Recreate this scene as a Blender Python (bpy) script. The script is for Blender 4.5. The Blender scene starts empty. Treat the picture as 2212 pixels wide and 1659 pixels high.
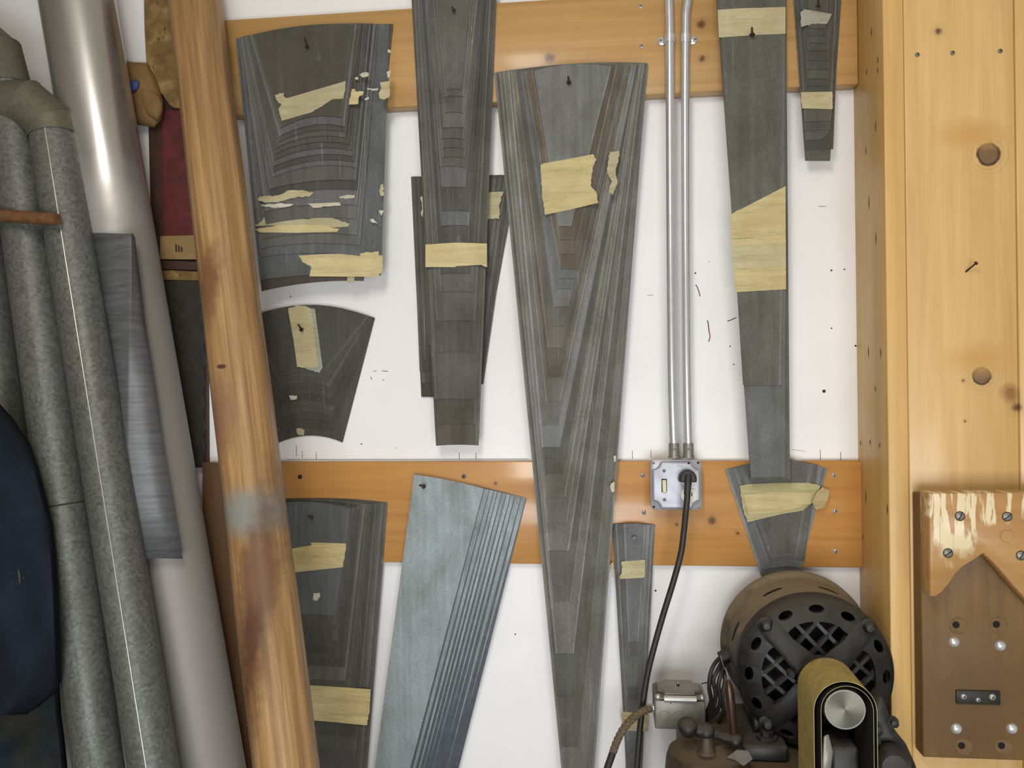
import bpy, bmesh, math, random
from math import sin, cos, pi, radians, sqrt
from mathutils import Vector as V, Matrix

random.seed(7)
sc = bpy.context.scene
COL = sc.collection

# ------------------------------------------------------------------ camera
DIST, FPX, YAW, ROLL = 1.85, 1853.0, radians(6.5), 0.0125
_r = V((cos(YAW), sin(YAW), 0)); FWD = V((-sin(YAW), cos(YAW), 0)); _z = V((0, 0, 1))
RGT = cos(ROLL) * _r - sin(ROLL) * _z
UPV = sin(ROLL) * _r + cos(ROLL) * _z
CAM = V((0, -DIST, 0))
cd = bpy.data.cameras.new('camera'); cam = bpy.data.objects.new('camera', cd); COL.objects.link(cam)
cd.sensor_width = 36; cd.lens = 36 * FPX / 2212; cd.clip_start = 0.05
m = Matrix.Identity(4)
for i in range(3):
    m[i][0] = RGT[i]; m[i][1] = UPV[i]; m[i][2] = -FWD[i]; m[i][3] = CAM[i]
cam.matrix_world = m
sc.camera = cam

# ------------------------------------------------------------------ light
w = bpy.data.worlds.new('world'); sc.world = w; w.use_nodes = True
w.node_tree.nodes['Background'].inputs[0].default_value = (1.0, 0.96, 0.91, 1)
w.node_tree.nodes['Background'].inputs[1].default_value = 0.38

def area(name, loc, target, sx, sy, power, col):
    ld = bpy.data.lights.new(name, 'AREA'); ld.shape = 'RECTANGLE'; ld.size = sx; ld.size_y = sy
    ld.energy = power; ld.color = col
    o = bpy.data.objects.new(name, ld); COL.objects.link(o); o.location = loc
    o.rotation_euler = (V(target) - V(loc)).to_track_quat('-Z', 'Y').to_euler()
    return o
area('ceiling_lamp', (-0.3, -1.85, 1.14), (-0.25, -0.75, -0.55), 0.34, 1.2, 29, (1.0, 0.95, 0.88))
area('window_light', (0.2, -3.2, -0.75), (0.15, 0, -0.6), 2.0, 1.1, 60, (0.92, 0.96, 1.0))

vs = sc.view_settings
vs.view_transform = 'Standard'; vs.look = 'None'; vs.gamma = 1; vs.exposure = -0.06
vs.use_curve_mapping = False

# ------------------------------------------------------------------ pixel -> place
def P(px, py, dep):
    """point on the plane `dep` metres in front of the wall, seen at (px,py)"""
    v = FWD * FPX + RGT * (px - 1106) - UPV * (py - 829.5)
    return CAM + v * ((DIST - dep) / v.y)
def S(px, py, dep):
    """metres per pixel there"""
    return (P(px, py, dep) - CAM).dot(FWD) / FPX

# ------------------------------------------------------------------ materials
def srgb(r, g, b, k=1.0):
    f = lambda c: ((c / 255) / 12.92 if c <= 10 else (((c / 255) + .055) / 1.055) ** 2.4) * k
    return (f(r), f(g), f(b), 1)
class NT:
    def __init__(s, name):
        s.m = bpy.data.materials.new(name); s.m.use_nodes = True; s.t = s.m.node_tree
        s.b = s.t.nodes['Principled BSDF']; s.pos = None; s.gpos = None
    def n(s, typ, **kw):
        nd = s.t.nodes.new(typ)
        for k, v in kw.items():
            if k in nd.inputs: s.put(nd.inputs[k], v)
            else: setattr(nd, k, v)
        return nd
    def put(s, sock, v):
        if isinstance(v, bpy.types.NodeSocket): s.t.links.new(v, sock)
        else: sock.default_value = v
    def coord(s):
        if s.pos is None: s.pos = s.n('ShaderNodeTexCoord').outputs['Object']
        return s.pos
    def noise(s, scale=(1, 1, 1), sc_=1.0, detail=4, rough=.55, dist=0.0, off=(0, 0, 0)):
        mp = s.n('ShaderNodeMapping', Vector=s.gpos or s.coord(), Scale=scale, Location=off)
        return s.n('ShaderNodeTexNoise', Vector=mp.outputs[0], Scale=sc_, Detail=detail, Roughness=rough, Distortion=dist).outputs['Fac']
    def voro(s, scale, feature='F1', out='Color'):
        nd = s.n('ShaderNodeTexVoronoi', Vector=s.coord(), Scale=scale); nd.feature = feature
        return nd.outputs[out]
    def ramp(s, fac, stops):
        r = s.n('ShaderNodeValToRGB', Fac=fac); e = r.color_ramp.elements
        while len(e) < len(stops): e.new(.5)
        for i, (p, c) in enumerate(stops):
            e[i].position = p; e[i].color = c if len(c) == 4 else (*c, 1)
        return r.outputs[0]
    def mix(s, fac, a, b, mode='MIX'):
        nd = s.t.nodes.new('ShaderNodeMix'); nd.data_type = 'RGBA'; nd.blend_type = mode
        s.put(nd.inputs[0], fac); s.put(nd.inputs[6], a); s.put(nd.inputs[7], b)
        return nd.outputs[2]
    def math(s, op, a, b=0.0, clamp=False):
        nd = s.t.nodes.new('ShaderNodeMath'); nd.operation = op; nd.use_clamp = clamp
        s.put(nd.inputs[0], a); s.put(nd.inputs[1], b); return nd.outputs[0]
    def rng(s, v, a, b, c=0.0, d=1.0):
        return s.n('ShaderNodeMapRange', Value=v, **{'From Min': a, 'From Max': b, 'To Min': c, 'To Max': d}).outputs[0]
    def dist(s, c, scl, wob=0.0, wsc=60):
        p = s.n('ShaderNodeVectorMath', operation='SUBTRACT'); s.put(p.inputs[0], s.coord()); p.inputs[1].default_value = c
        q = s.n('ShaderNodeVectorMath', operation='MULTIPLY'); s.put(q.inputs[0], p.outputs[0])
        q.inputs[1].default_value = [0 if k == 0 else 1 / k for k in scl]
        l = s.n('ShaderNodeVectorMath', operation='LENGTH'); s.put(l.inputs[0], q.outputs[0])
        o = l.outputs['Value']
        if wob:
            o = s.math('ADD', o, s.math('MULTIPLY', s.math('SUBTRACT', s.noise((1, 1, 1), wsc, 3), .5), wob))
        return o
    def bump(s, h, strength=.2, d=.002):
        s.put(s.b.inputs['Normal'], s.n('ShaderNodeBump', Height=h, Strength=strength, Distance=d).outputs[0])
    def fin(s, color=None, rough=None, metal=None, spec=None, coat=None, coat_rough=None):
        for k, v in (('Base Color', color), ('Roughness', rough), ('Metallic', metal), ('Specular IOR Level', spec),
                     ('Coat Weight', coat), ('Coat Roughness', coat_rough)):
            if v is not None: s.put(s.b.inputs[k], v)
        return s.m

def plain(name, c, rough=.6, metal=0.0, var=.25, sc_=25, bump=0.0, c2=None):
    t = NT(name); n = t.noise((1, 1, 1), sc_, 5, .6)
    lo = tuple(x * (1 - var) for x in c[:3]); hi = tuple(min(1, x * (1 + var)) for x in c[:3])
    if c2: hi = c2[:3]
    col = t.ramp(n, [(.3, lo), (.7, hi)])
    if bump: t.bump(t.noise((1, 1, 1), sc_ * 5, 4), bump)
    return t.fin(col, rough, metal)

def wood(name, c1, c2, axis='x', knots=(), blobs=(), coat=0.0, rough=.5, grain=1.0, streak=None, along=None, finek=.16):
    t = NT(name)
    if along:
        e = V(along).normalized().rotation_difference(V((0, 0, 1))).to_euler()
        t.gpos = t.n('ShaderNodeMapping', Vector=t.coord(), Rotation=tuple(e)).outputs[0]
    lo, hi = 1.6, 42 * grain
    scl = {'x': (lo, hi, hi), 'z': (hi, hi, lo)}[axis]
    g = t.noise(scl, 1.0, 6, .6, .6)
    col = t.ramp(g, [(.28, c2), (.62, c1)])
    big = t.noise({'x': (1.2, 3, 6), 'z': (6, 3, 1.2)}[axis], 1.0, 3)
    col = t.mix(t.rng(big, .35, .7), col, t.mix(.75, col, (.80, .78, .74, 1), 'MULTIPLY'))
    fine = t.noise({'x': (6, 300, 300), 'z': (300, 300, 6)}[axis], 1.0, 3)
    col = t.mix(t.rng(fine, .3, .7, 0, finek), col, t.mix(1, col, (.72, .66, .55, 1), 'MULTIPLY'))
    if streak:
        sg = t.noise({'x': (3, 25, 25), 'z': (26, 26, 2.0)}[axis], 1.0, 5, .6, .3, (3, 1, 2))
        col = t.mix(t.rng(sg, .52, .72, 0, .75), col, streak)
        s2 = t.noise((75, 75, 2.6), 1.0, 4, .6, .2, (1, 4, 3))
        col = t.mix(t.rng(s2, .50, .66, 0, .55), col, streak)
        s3 = t.noise((50, 50, 1.6), 1.0, 4, .6, .2, (7, 2, 5))
        col = t.mix(t.rng(s3, .55, .70, 0, .4), col, c1 if False else tuple(min(1, x * 1.25) for x in c1[:3]) + (1,))
    for (c, r) in knots:
        if r < .0125:
            d = t.dist(c, (r, 0, r), .9, 1.0 / r)
            col = t.mix(t.rng(d, 2.6, .8, 0, .35), col, tuple(x * .6 for x in c2[:3]) + (1,))
            col = t.mix(t.rng(d, 1.15, .45, 0, .9), col, srgb(92, 60, 32)); continue
        d = t.dist(c, (r, 0, r) if r > 0 else (-r, 0, -r), .35, 1.2 / abs(r))
        rings = t.math('SINE', t.math('MULTIPLY', t.dist(c, (abs(r), 0, abs(r)), .8, .5 / abs(r)), 14))
        halo = t.math('MULTIPLY', t.rng(d, 3.0, 1.1), t.rng(rings, -.2, 1.0, .06, .38))
        col = t.mix(halo, col, tuple(x * .55 for x in c2[:3]) + (1,))
        col = t.mix(t.rng(d, 1.12, .9), col, srgb(120, 92, 62))
        col = t.mix(t.math('MULTIPLY', t.rng(d, .8, .95), t.rng(d, 1.2, 1.0)), col, srgb(70, 44, 24))
    for (c, sx, colr, soft, wob) in blobs:
        d = t.dist(c, sx, wob, 40)
        col = t.mix(t.rng(d, 1.0 + soft, 1.0 - soft), col, colr)
    t.bump(g, .12, .001)
    return t.fin(col, t.rng(t.noise((8, 8, 8), 1, 3), .3, .7, rough - .08, rough + .1), 0, None, coat, .16)

def objcolor_metal(name, gain=1.0, rough=.62, metal=.12, dirt=.5):
    t = NT(name); oc = t.n('ShaderNodeObjectInfo').outputs['Color']
    st = t.noise((85, 20, 3.0), 1.0, 5, .6, .2)
    cl = t.noise((14, 14, 9), 1.0, 5, .62, .4)
    col = t.mix(1.0, oc, t.ramp(st, [(.3, (.86, .86, .86)), (.7, (1.14, 1.14, 1.14))]), 'MULTIPLY')
    col = t.mix(1.0, col, t.ramp(cl, [(.3, (.82, .80, .76)), (.52, (1, 1, 1)), (.75, (1.15, 1.15, 1.16))]), 'MULTIPLY')
    gr = t.noise((1, 1, 1), 330, 3, .6)
    col = t.mix(1.0, col, t.ramp(gr, [(.3, (.80, .80, .78)), (.7, (1.2, 1.2, 1.2))]), 'MULTIPLY')
    fl = t.noise((60, 60, 25), 1.0, 3, .5, 0, (5, 0, 2))
    col = t.mix(t.rng(fl, .70, .78, 0, .28), col, srgb(150, 152, 150))
    sr = t.noise((260, 60, 5), 1.0, 3, .5, .3, (2, 9, 4))
    col = t.mix(t.rng(sr, .66, .74, 0, .30), col, srgb(158, 158, 156))
    if gain != 1: col = t.mix(1.0, col, (gain, gain, gain, 1), 'MULTIPLY')
    t.bump(t.noise((40, 40, 40), 1, 4), .08, .001)
    return t.fin(col, t.rng(cl, .3, .7, rough + .1, rough - .1), metal, .35)

def galv(name, c1, c2, scale=120, rough=.5, metal=.45, speck=.5):
    t = NT(name)
    v = t.voro(scale); n = t.noise((6, 6, 3), 1.0, 5)
    bw = t.n('ShaderNodeRGBToBW', Color=v).outputs[0]
    col = t.mix(bw, c1, c2)
    col = t.mix(1, col, t.ramp(n, [(.3, (.88, .88, .86)), (.7, (1.08, 1.08, 1.08))]), 'MULTIPLY')
    sp = t.noise((1, 1, 1), 230, 2)
    col = t.mix(t.rng(sp, .70, .76, 0, speck), col, srgb(200, 200, 190))
    return t.fin(col, t.rng(n, .3, .7, rough - .08, rough + .12), metal)

def dusty(name, base, dust, rough=.55, amount=1.0, metal=.2):
    """dark casting with a layer of dust lying on whatever faces up"""
    t = NT(name)
    nz = t.n('ShaderNodeSeparateXYZ', Vector=t.n('ShaderNodeNewGeometry').outputs['Normal']).outputs[2]
    nn = t.noise((1, 1, 1), 30, 5, .6)
    k = t.math('ADD', nz, t.math('MULTIPLY', t.math('SUBTRACT', nn, .5), .9))
    col = t.mix(t.math('MULTIPLY', t.rng(k, .05, .75), amount), t.ramp(nn, [(.3, tuple(x * .6 for x in base[:3])), (.7, base)]), dust)
    t.bump(t.noise((1, 1, 1), 160, 4), .15, .001)
    return t.fin(col, t.rng(k, 0, .8, rough, .9), metal)

M = {}
def build_materials():
    t = NT('white_panel'); n = t.noise((2.2, 2.2, 2.2), 1, 5); n2 = t.noise((26, 26, 26), 1, 3)
    col = t.ramp(n, [(.3, srgb(229, 227, 224)), (.7, srgb(243, 242, 240))])
    col = t.mix(t.rng(n2, .70, .80, 0, .3), col, srgb(205, 202, 198))
    M['wall'] = t.fin(col, .42, 0)
    M['upper'] = wood('upper_board_wood', srgb(200, 160, 102), srgb(186, 142, 84), 'x', coat=.25, rough=.45,
        knots=[(P(1515, 52, .038), .010), (P(1517, 127, .038), .007), (P(1187, 125, .038), .012)])
    M['lower'] = wood('lower_board_wood', srgb(204, 150, 84), srgb(188, 132, 68), 'x', coat=.55, rough=.42,
        knots=[(P(1538, 1124, .02), .009), (P(1594, 1152, .02), .004), (P(1462, 1133, .02), .004), (P(1070, 1044, .02), .004)])
    M['post'] = wood('post_wood', srgb(224, 184, 114), srgb(210, 168, 98), 'z', coat=.1, rough=.5)
    d = DEP_POST
    M['knotty'] = wood('knotty_pine', srgb(224, 186, 124), srgb(208, 166, 100), 'z', coat=.35, rough=.42, grain=.7,
        knots=[(P(2136, 333, d), .019), (P(2121, 812, d), .015), (P(2027, 67, d), .0065), (P(2196, 880, d), .009), (P(2085, 910, d), .0026), (P(2081, 822, d), .003)],
        blobs=[(P(2100, 290, d), (.045, 0, .022), srgb(202, 156, 90), .7, .7), (P(2120, 775, d), (.045, 0, .022), srgb(200, 154, 88), .7, .7), (P(2182, 850, d), (.014, 0, .014), srgb(150, 104, 58), .6, 1.2)])
    M['shelfwood'] = wood('old_plank', srgb(128, 98, 54), srgb(106, 78, 40), 'z', rough=.6,
        blobs=[(P(2100, 1580, d + .04), (.05, 0, .05), srgb(96, 66, 38), .7, .8), (P(2110, 1500, d + .04), (.12, 0, .10), srgb(98, 72, 36), .7, .8)])
    t = NT('streaked_plank')
    g = t.noise((2, 40, 40), 1, 5); col = t.ramp(g, [(.3, srgb(168, 124, 70)), (.7, srgb(186, 142, 86))])
    st = t.noise((70, 10, 9), 1, 4, .6, .4)
    msk = t.math('MULTIPLY', t.rng(st, .46, .50), t.rng(t.dist(P(2055, 1105, d + .08), (.05, 0, .085), .9, 30), 1.05, .8))
    msk2 = t.math('MULTIPLY', t.rng(st, .53, .56), t.rng(t.dist(P(2120, 1085, d + .08), (.085, 0, .04), .9, 30), 1.05, .8))
    col = t.mix(t.math('MAXIMUM', msk, msk2), col, srgb(226, 208, 168))
    M['streak'] = t.fin(col, .45, 0, None, .2, .2)
    M['pole'] = wood('worn_pole_wood', srgb(182, 148, 100), srgb(150, 112, 68), 'z', rough=.5, coat=.1, streak=srgb(112, 82, 52), along=P(619, 1659, .45) - P(421, 0, .085), finek=.75,
        blobs=[(P(550, 1105, .38), (.06, .5, .036), srgb(128, 130, 122), .5, .9), (P(475, 620, .25), (.022, .5, .07), srgb(120, 84, 56), .5, 1.2),
               (P(500, 900, .3), (.03, .5, .06), srgb(134, 100, 74), .6, 1.2), (P(560, 1330, .42), (.024, .5, .19), srgb(88, 56, 36), .6, 1.0),
               (P(560, 1240, .42), (.03, .5, .05), srgb(110, 78, 54), .5, 1.2), (P(508, 793, .28), (.010, .5, .004), srgb(70, 48, 30), .3, .4)])
    M['rod'] = plain('rusty_rod', srgb(112, 76, 44), .65, .1, .3, 60)
    M['brownplank'] = wood('dark_plank', srgb(96, 68, 38), srgb(76, 52, 28), 'z', rough=.6)
    M['sheet'] = objcolor_metal('old_sheet_metal')
    M['sheet_edge'] = objcolor_metal('worn_sheet_edge', 1.28, .5)
    M['gap_shade'] = plain('gap_shade_edge', srgb(74, 80, 86), .5, .3, .2, 60)  # dark strip painted along sheet edges as the shade between them
    M['sheet_new'] = objcolor_metal('newer_sheet_metal', 1.0, .5, .2)
    t = NT('masking_tape'); oc = t.n('ShaderNodeObjectInfo').outputs['Color']
    n = t.noise((14, 14, 14), 1, 5, .6); wr = t.noise((8, 8, 60), 1, 4, .6, 1.0)
    col = t.mix(1, oc, t.ramp(n, [(.3, (.66, .62, .53)), (.65, (.83, .82, .80))]), 'MULTIPLY')
    t.bump(wr, .9, .008); M['tape'] = t.fin(col, .55, 0)
    M['galv'] = galv('galvanised_pipe', srgb(82, 84, 78), srgb(116, 118, 112), 190, .5, .3, .5)
    M['galv_dark'] = galv('dull_galvanised', srgb(96, 94, 78), srgb(112, 110, 94), 200, .55, .4, .3)
    M['seam'] = plain('bright_seam', srgb(176, 174, 162), .35, .5, .1, 30)
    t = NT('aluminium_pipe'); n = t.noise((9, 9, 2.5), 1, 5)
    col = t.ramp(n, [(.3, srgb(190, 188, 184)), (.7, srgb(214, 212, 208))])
    # top whitened to paint in the highlight; duller, darker finish from chest height down
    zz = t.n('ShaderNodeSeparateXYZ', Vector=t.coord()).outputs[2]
    dulling = t.rng(t.math('ADD', zz, t.math('MULTIPLY', t.math('SUBTRACT', t.noise((6, 6, 6), 1, 4), .5), .25)), .50, .28)
    col = t.mix(t.math('MULTIPLY', dulling, .75), col, srgb(124, 117, 108))
    M['alu'] = t.fin(col, t.math('ADD', t.rng(n, .3, .7, .24, .33), t.math('MULTIPLY', dulling, .33)), t.math('SUBTRACT', .86, t.math('MULTIPLY', dulling, .5)))
    t = NT('brushed_grey_sheet'); n = t.noise((12, 12, 160), 1, 4)
    M['curl'] = t.fin(t.ramp(n, [(.3, srgb(92, 93, 94)), (.7, srgb(118, 119, 121))]), .5, .3)
    M['conduit'] = plain('steel_conduit', srgb(206, 206, 208), .26, .6, .06, 50)
    M['steel'] = plain('bright_steel', srgb(214, 214, 212), .28, .6, .1, 80)
    M['boxsteel'] = plain('box_steel', srgb(168, 169, 176), .40, .3, .07, 40)
    M['dullsteel'] = plain('dull_steel', srgb(132, 130, 120), .42, .35, .15, 50)
    M['rustnail'] = plain('dark_nail', srgb(60, 48, 36), .5, .4, .3, 100)
    M['ivory'] = plain('ivory_plastic', srgb(222, 214, 176), .4, 0, .05, 30)
    M['white_plastic'] = plain('pale_plastic', srgb(222, 218, 206), .4, 0, .05, 30)
    M['rubber'] = plain('black_rubber', srgb(46, 42, 38), .5, 0, .2, 60)
    M['clothcord'] = plain('cloth_cord', srgb(104, 88, 66), .8, 0, .35, 200, .4)
    M['black'] = plain('black_void', srgb(16, 14, 12), .9, 0, .2, 40)
    M['iron'] = dusty('black_iron', srgb(32, 31, 29), srgb(92, 84, 70), .42, .5)
    M['iron_band'] = dusty('dusty_motor_band', srgb(92, 82, 66), srgb(150, 134, 108), .7, .9)
    M['base'] = dusty('dusty_brown_casting', srgb(54, 42, 31), srgb(98, 82, 60), .42, .9)
    M['oilbrown'] = plain('oiled_brown_handle', srgb(58, 38, 28), .3, .3, .3, 40)
    M['belt'] = plain('sanding_belt_cloth', srgb(166, 142, 74), .75, 0, .16, 60, .25, srgb(180, 160, 96))
    M['beltin'] = plain('belt_backing', srgb(40, 37, 32), .7, 0, .2, 60)
    M['beltedge'] = plain('belt_edge', srgb(206, 190, 130), .6, 0, .1, 60)
    t = NT('turned_steel'); M['turned'] = t.fin(srgb(104, 100, 90), .34, .8)
    t.put(t.b.inputs['Anisotropic'], .75); t.put(t.b.inputs['Tangent'], t.n('ShaderNodeTangent', direction_type='RADIAL', axis='Y').outputs[0])
    t = NT('navy_cloth'); n = t.noise((7, 7, 7), 1, 5); f = t.noise((500, 500, 500), 1, 2)
    col = t.ramp(n, [(.3, srgb(20, 25, 34)), (.7, srgb(31, 38, 50))])
    col = t.mix(t.rng(t.noise((1, 1, 1), 55, 2), .77, .80, 0, .35), col, srgb(150, 140, 120))
    col = t.mix(t.rng(t.dist(P(38, 1245, .36), (.0016, 1, .016), .3, 60), 1.1, .7, 0, .7), col, srgb(112, 96, 62))
    t.bump(f, .3, .001); M['navy'] = t.fin(col, .9, 0, .2)
    t = NT('dark_cloth'); n = t.noise((9, 9, 9), 1, 5)
    M['darkcloth'] = t.fin(t.ramp(n, [(.3, srgb(22, 26, 22)), (.5, srgb(30, 40, 46)), (.75, srgb(58, 54, 36))]), .9, 0, .2)
    t = NT('weathered_paint'); n = t.noise((30, 30, 30), 1, 5, .65); n2 = t.noise((70, 70, 40), 1, 4)
    col = t.ramp(n, [(.32, srgb(92, 70, 36)), (.55, srgb(126, 98, 54)), (.72, srgb(156, 132, 84))])
    M['weathered'] = t.fin(t.mix(t.rng(n2, .60, .68), col, srgb(52, 38, 22)), .8, 0)
    M['maroon'] = plain('maroon_paint', srgb(86, 30, 30), .55, 0, .35, 30)
    M['maroondark'] = plain('dark_maroon_paint', srgb(60, 36, 26), .6, 0, .35, 30)
    M['label'] = plain('yellowed_label', srgb(138, 114, 70), .7, 0, .2, 30)
    M['ink'] = plain('dark_ink', srgb(62, 46, 30), .8, 0, .2, 30)
    M['blackpaint'] = plain('chipped_black_paint', srgb(42, 38, 30), .6, 0, .4, 40, .2)
    M['tan'] = plain('tan_leather', srgb(124, 96, 54), .8, 0, .15, 40, .3)
    M['blue'] = plain('blue_patch', srgb(62, 74, 128), .7, 0, .2, 40)
    M['ceiling'] = plain('ceiling_paint', srgb(206, 198, 186), .8, 0, .05, 3)
    M['sidewall'] = plain('dim_side_wall', srgb(120, 108, 92), .8, 0, .15, 3)
    M['floor'] = plain('concrete', srgb(120, 116, 108), .8, 0, .2, 6)
    M['pencil'] = plain('pencil_mark', srgb(96, 92, 88), .8, 0, .2, 60)
    M['scuff'] = plain('brown_scuff', srgb(150, 108, 92), .8, 0, .3, 60)
    M['slot'] = plain('nail_slot', srgb(120, 92, 54), .9, 0, .2, 60)
    M['hole'] = plain('dark_hole', srgb(58, 44, 28), .9, 0, .2, 60)
    M['plug_hole_wood'] = plain('counterbore_wood', srgb(112, 86, 50), .7, 0, .2, 60)
    M['clamp'] = plain('dusty_offcut', srgb(96, 90, 80), .7, .1, .15, 60)

# ------------------------------------------------------------------ builders
def thing(name, label, cat, loc=(0, 0, 0), group=None):
    o = bpy.data.objects.new(name, None); COL.objects.link(o); o.location = loc; o.empty_display_size = .02
    o['label'] = label; o['category'] = cat
    if group: o['group'] = group
    o.matrix_world = Matrix.Translation(V(loc))
    return o
def tag(o, label, cat, group=None):
    o['label'] = label; o['category'] = cat
    if group: o['group'] = group
    return o
def setparent(o, p):
    if p is not None:
        o.parent = p; o.matrix_parent_inverse = Matrix.Translation(-wloc(p))
def wloc(p):
    return V(p['_w']) if '_w' in p else (V(p.location) if p.type == 'EMPTY' else V((0, 0, 0)))
def mesh(name, verts, faces, mats, parent=None, smooth=False, fm=None, color=None):
    me = bpy.data.meshes.new(name); me.from_pydata([tuple(v) for v in verts], [], faces)
    for mm in (mats if isinstance(mats, (list, tuple)) else [mats]): me.materials.append(mm)
    if fm: me.polygons.foreach_set('material_index', fm)
    bm = bmesh.new(); bm.from_mesh(me); bmesh.ops.recalc_face_normals(bm, faces=bm.faces); bm.to_mesh(me); bm.free()
    o = bpy.data.objects.new(name, me); COL.objects.link(o)
    if smooth: smoothen(o)
    if color: o.color = color
    setparent(o, parent)
    return o
def smoothen(o, ang=40):
    me = o.data
    me.polygons.foreach_set('use_smooth', [True] * len(me.polygons))
    bm = bmesh.new(); bm.from_mesh(me)
    for e in bm.edges:
        if len(e.link_faces) == 2 and e.calc_face_angle(0) > radians(ang): e.smooth = False
    bm.to_mesh(me); bm.free()
def slab(name, pts, dep, th, mats, parent=None, color=None, tilt=None):
    """flat piece with the outline pts (seen in the photograph), standing `dep` off the wall; tilt = extra depth as a function of py"""
    f = tilt or (lambda y: 0)
    fr = [P(x, y, dep + th + f(y)) for x, y in pts]
    n = len(pts)
    vs_ = fr + [p + V((0, th, 0)) for p in fr]
    fs = [list(range(n)), list(range(2 * n - 1, n - 1, -1))] + [(i, i + n, (i + 1) % n + n, (i + 1) % n) for i in range(n)]
    return mesh(name, vs_, fs, mats, parent, color=color)
def box(name, lo, hi, mat_, parent=None, bev=0.0, seg=2):
    x0, y0, z0 = lo; x1, y1, z1 = hi
    vs_ = [(x0, y0, z0), (x1, y0, z0), (x1, y1, z0), (x0, y1, z0), (x0, y0, z1), (x1, y0, z1), (x1, y1, z1), (x0, y1, z1)]
    fs = [(0, 3, 2, 1), (4, 5, 6, 7), (0, 1, 5, 4), (1, 2, 6, 5), (2, 3, 7, 6), (3, 0, 4, 7)]
    o = mesh(name, vs_, fs, mat_, parent)
    if bev: bevel(o, bev, seg)
    return o
def bevel(o, w_, seg=2, ang=30):
    bm = bmesh.new(); bm.from_mesh(o.data)
    es = [e for e in bm.edges if len(e.link_faces) == 2 and e.calc_face_angle(0) > radians(ang)]
    bmesh.ops.bevel(bm, geom=es, offset=w_, segments=seg, affect='EDGES', profile=.5)
    bm.to_mesh(o.data); bm.free(); smoothen(o, 50)
def spline(pts, n=6):
    """Catmull-Rom through 3-D points"""
    pts = [V(p) for p in pts]; out = []
    for i in range(len(pts) - 1):
        p0 = pts[max(i - 1, 0)]; p1 = pts[i]; p2 = pts[i + 1]; p3 = pts[min(i + 2, len(pts) - 1)]
        for k in range(n):
            t = k / n
            out.append(.5 * ((2 * p1) + (p2 - p0) * t + (2 * p0 - 5 * p1 + 4 * p2 - p3) * t * t + (3 * p1 - p0 - 3 * p2 + p3) * t ** 3))
    return out + [pts[-1]]
def sweep(name, path, rad, mats, parent=None, seg=14, section=None, caps=True, smooth=True, ang=40):
    path = [V(p) for p in path]; n = len(path)
    if not isinstance(rad, (list, tuple)): rad = [rad] * n
    sec = section or [(cos(2 * pi * k / seg), sin(2 * pi * k / seg)) for k in range(seg)]
    k_ = len(sec); vs_ = []; fs = []; u = None
    for i, p in enumerate(path):
        tg = (path[min(i + 1, n - 1)] - path[max(i - 1, 0)]).normalized()
        if u is None:
            ref = V((0, -1, 0)) if abs(tg.y) < .9 else V((0, 0, 1))
            u = (ref - tg * ref.dot(tg)).normalized()
        else: u = (u - tg * u.dot(tg)).normalized()
        v = tg.cross(u)
        for a, b in sec: vs_.append(p + (u * a + v * b) * rad[i])
    for i in range(n - 1):
        for j in range(k_):
            j2 = (j + 1) % k_
            fs.append((i * k_ + j, i * k_ + j2, (i + 1) * k_ + j2, (i + 1) * k_ + j))
    if caps: fs += [list(range(k_ - 1, -1, -1)), list(range((n - 1) * k_, n * k_))]
    o = mesh(name, vs_, fs, mats, parent)
    if smooth: smoothen(o, ang)
    return o
def lathe_data(prof, seg=32):
    vs_, fs = [], []; n = len(prof)
    for k in range(seg):
        a = 2 * pi * k / seg
        for r, h in prof: vs_.append((r * cos(a), h, r * sin(a)))
    for k in range(seg):
        k2 = (k + 1) % seg
        for i in range(n - 1): fs.append((k * n + i, k * n + i + 1, k2 * n + i + 1, k2 * n + i))
    return vs_, fs
def lathe(name, prof, origin, mats, parent=None, seg=32, axis=(0, 1, 0), smooth=True, closed=False):
    """profile (radius, distance along axis); axis y by default"""
    vs_, fs = lathe_data(prof + ([prof[0]] if closed else []), seg)
    q = V((0, 1, 0)).rotation_difference(V(axis).normalized())
    vs_ = [q @ V(v) + V(origin) for v in vs_]
    me_o = mesh(name, vs_, fs, mats, None)
    bm = bmesh.new(); bm.from_mesh(me_o.data); bmesh.ops.remove_doubles(bm, verts=bm.verts, dist=1e-6)
    bmesh.ops.recalc_face_normals(bm, faces=bm.faces); bm.to_mesh(me_o.data); bm.free()
    if smooth: smoothen(me_o)
    setparent(me_o, parent)
    return me_o
def cut(o, cutters):
    bpy.context.view_layer.update()
    md = o.modifiers.new('b', 'BOOLEAN'); md.operation = 'DIFFERENCE'; md.solver = 'EXACT'; md.object = cutters
    dg = bpy.context.evaluated_depsgraph_get()
    me = bpy.data.meshes.new_from_object(o.evaluated_get(dg))
    o.modifiers.clear(); old = o.data; o.data = me; me.name = o.name; bpy.data.meshes.remove(old)
    bpy.data.objects.remove(cutters); smoothen(o, 35)
def prisms(name, polys, y0, y1):
    vs_, fs = [], []
    for pl in polys:
        b = len(vs_); n = len(pl)
        vs_ += [(x, y0, z) for x, z in pl] + [(x, y1, z) for x, z in pl]
        fs += [list(range(b, b + n)), list(range(b + 2 * n - 1, b + n - 1, -1))]
        fs += [(b + i, b + i + n, b + (i + 1) % n + n, b + (i + 1) % n) for i in range(n)]
    return mesh(name, vs_, fs, M['black'])

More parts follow.
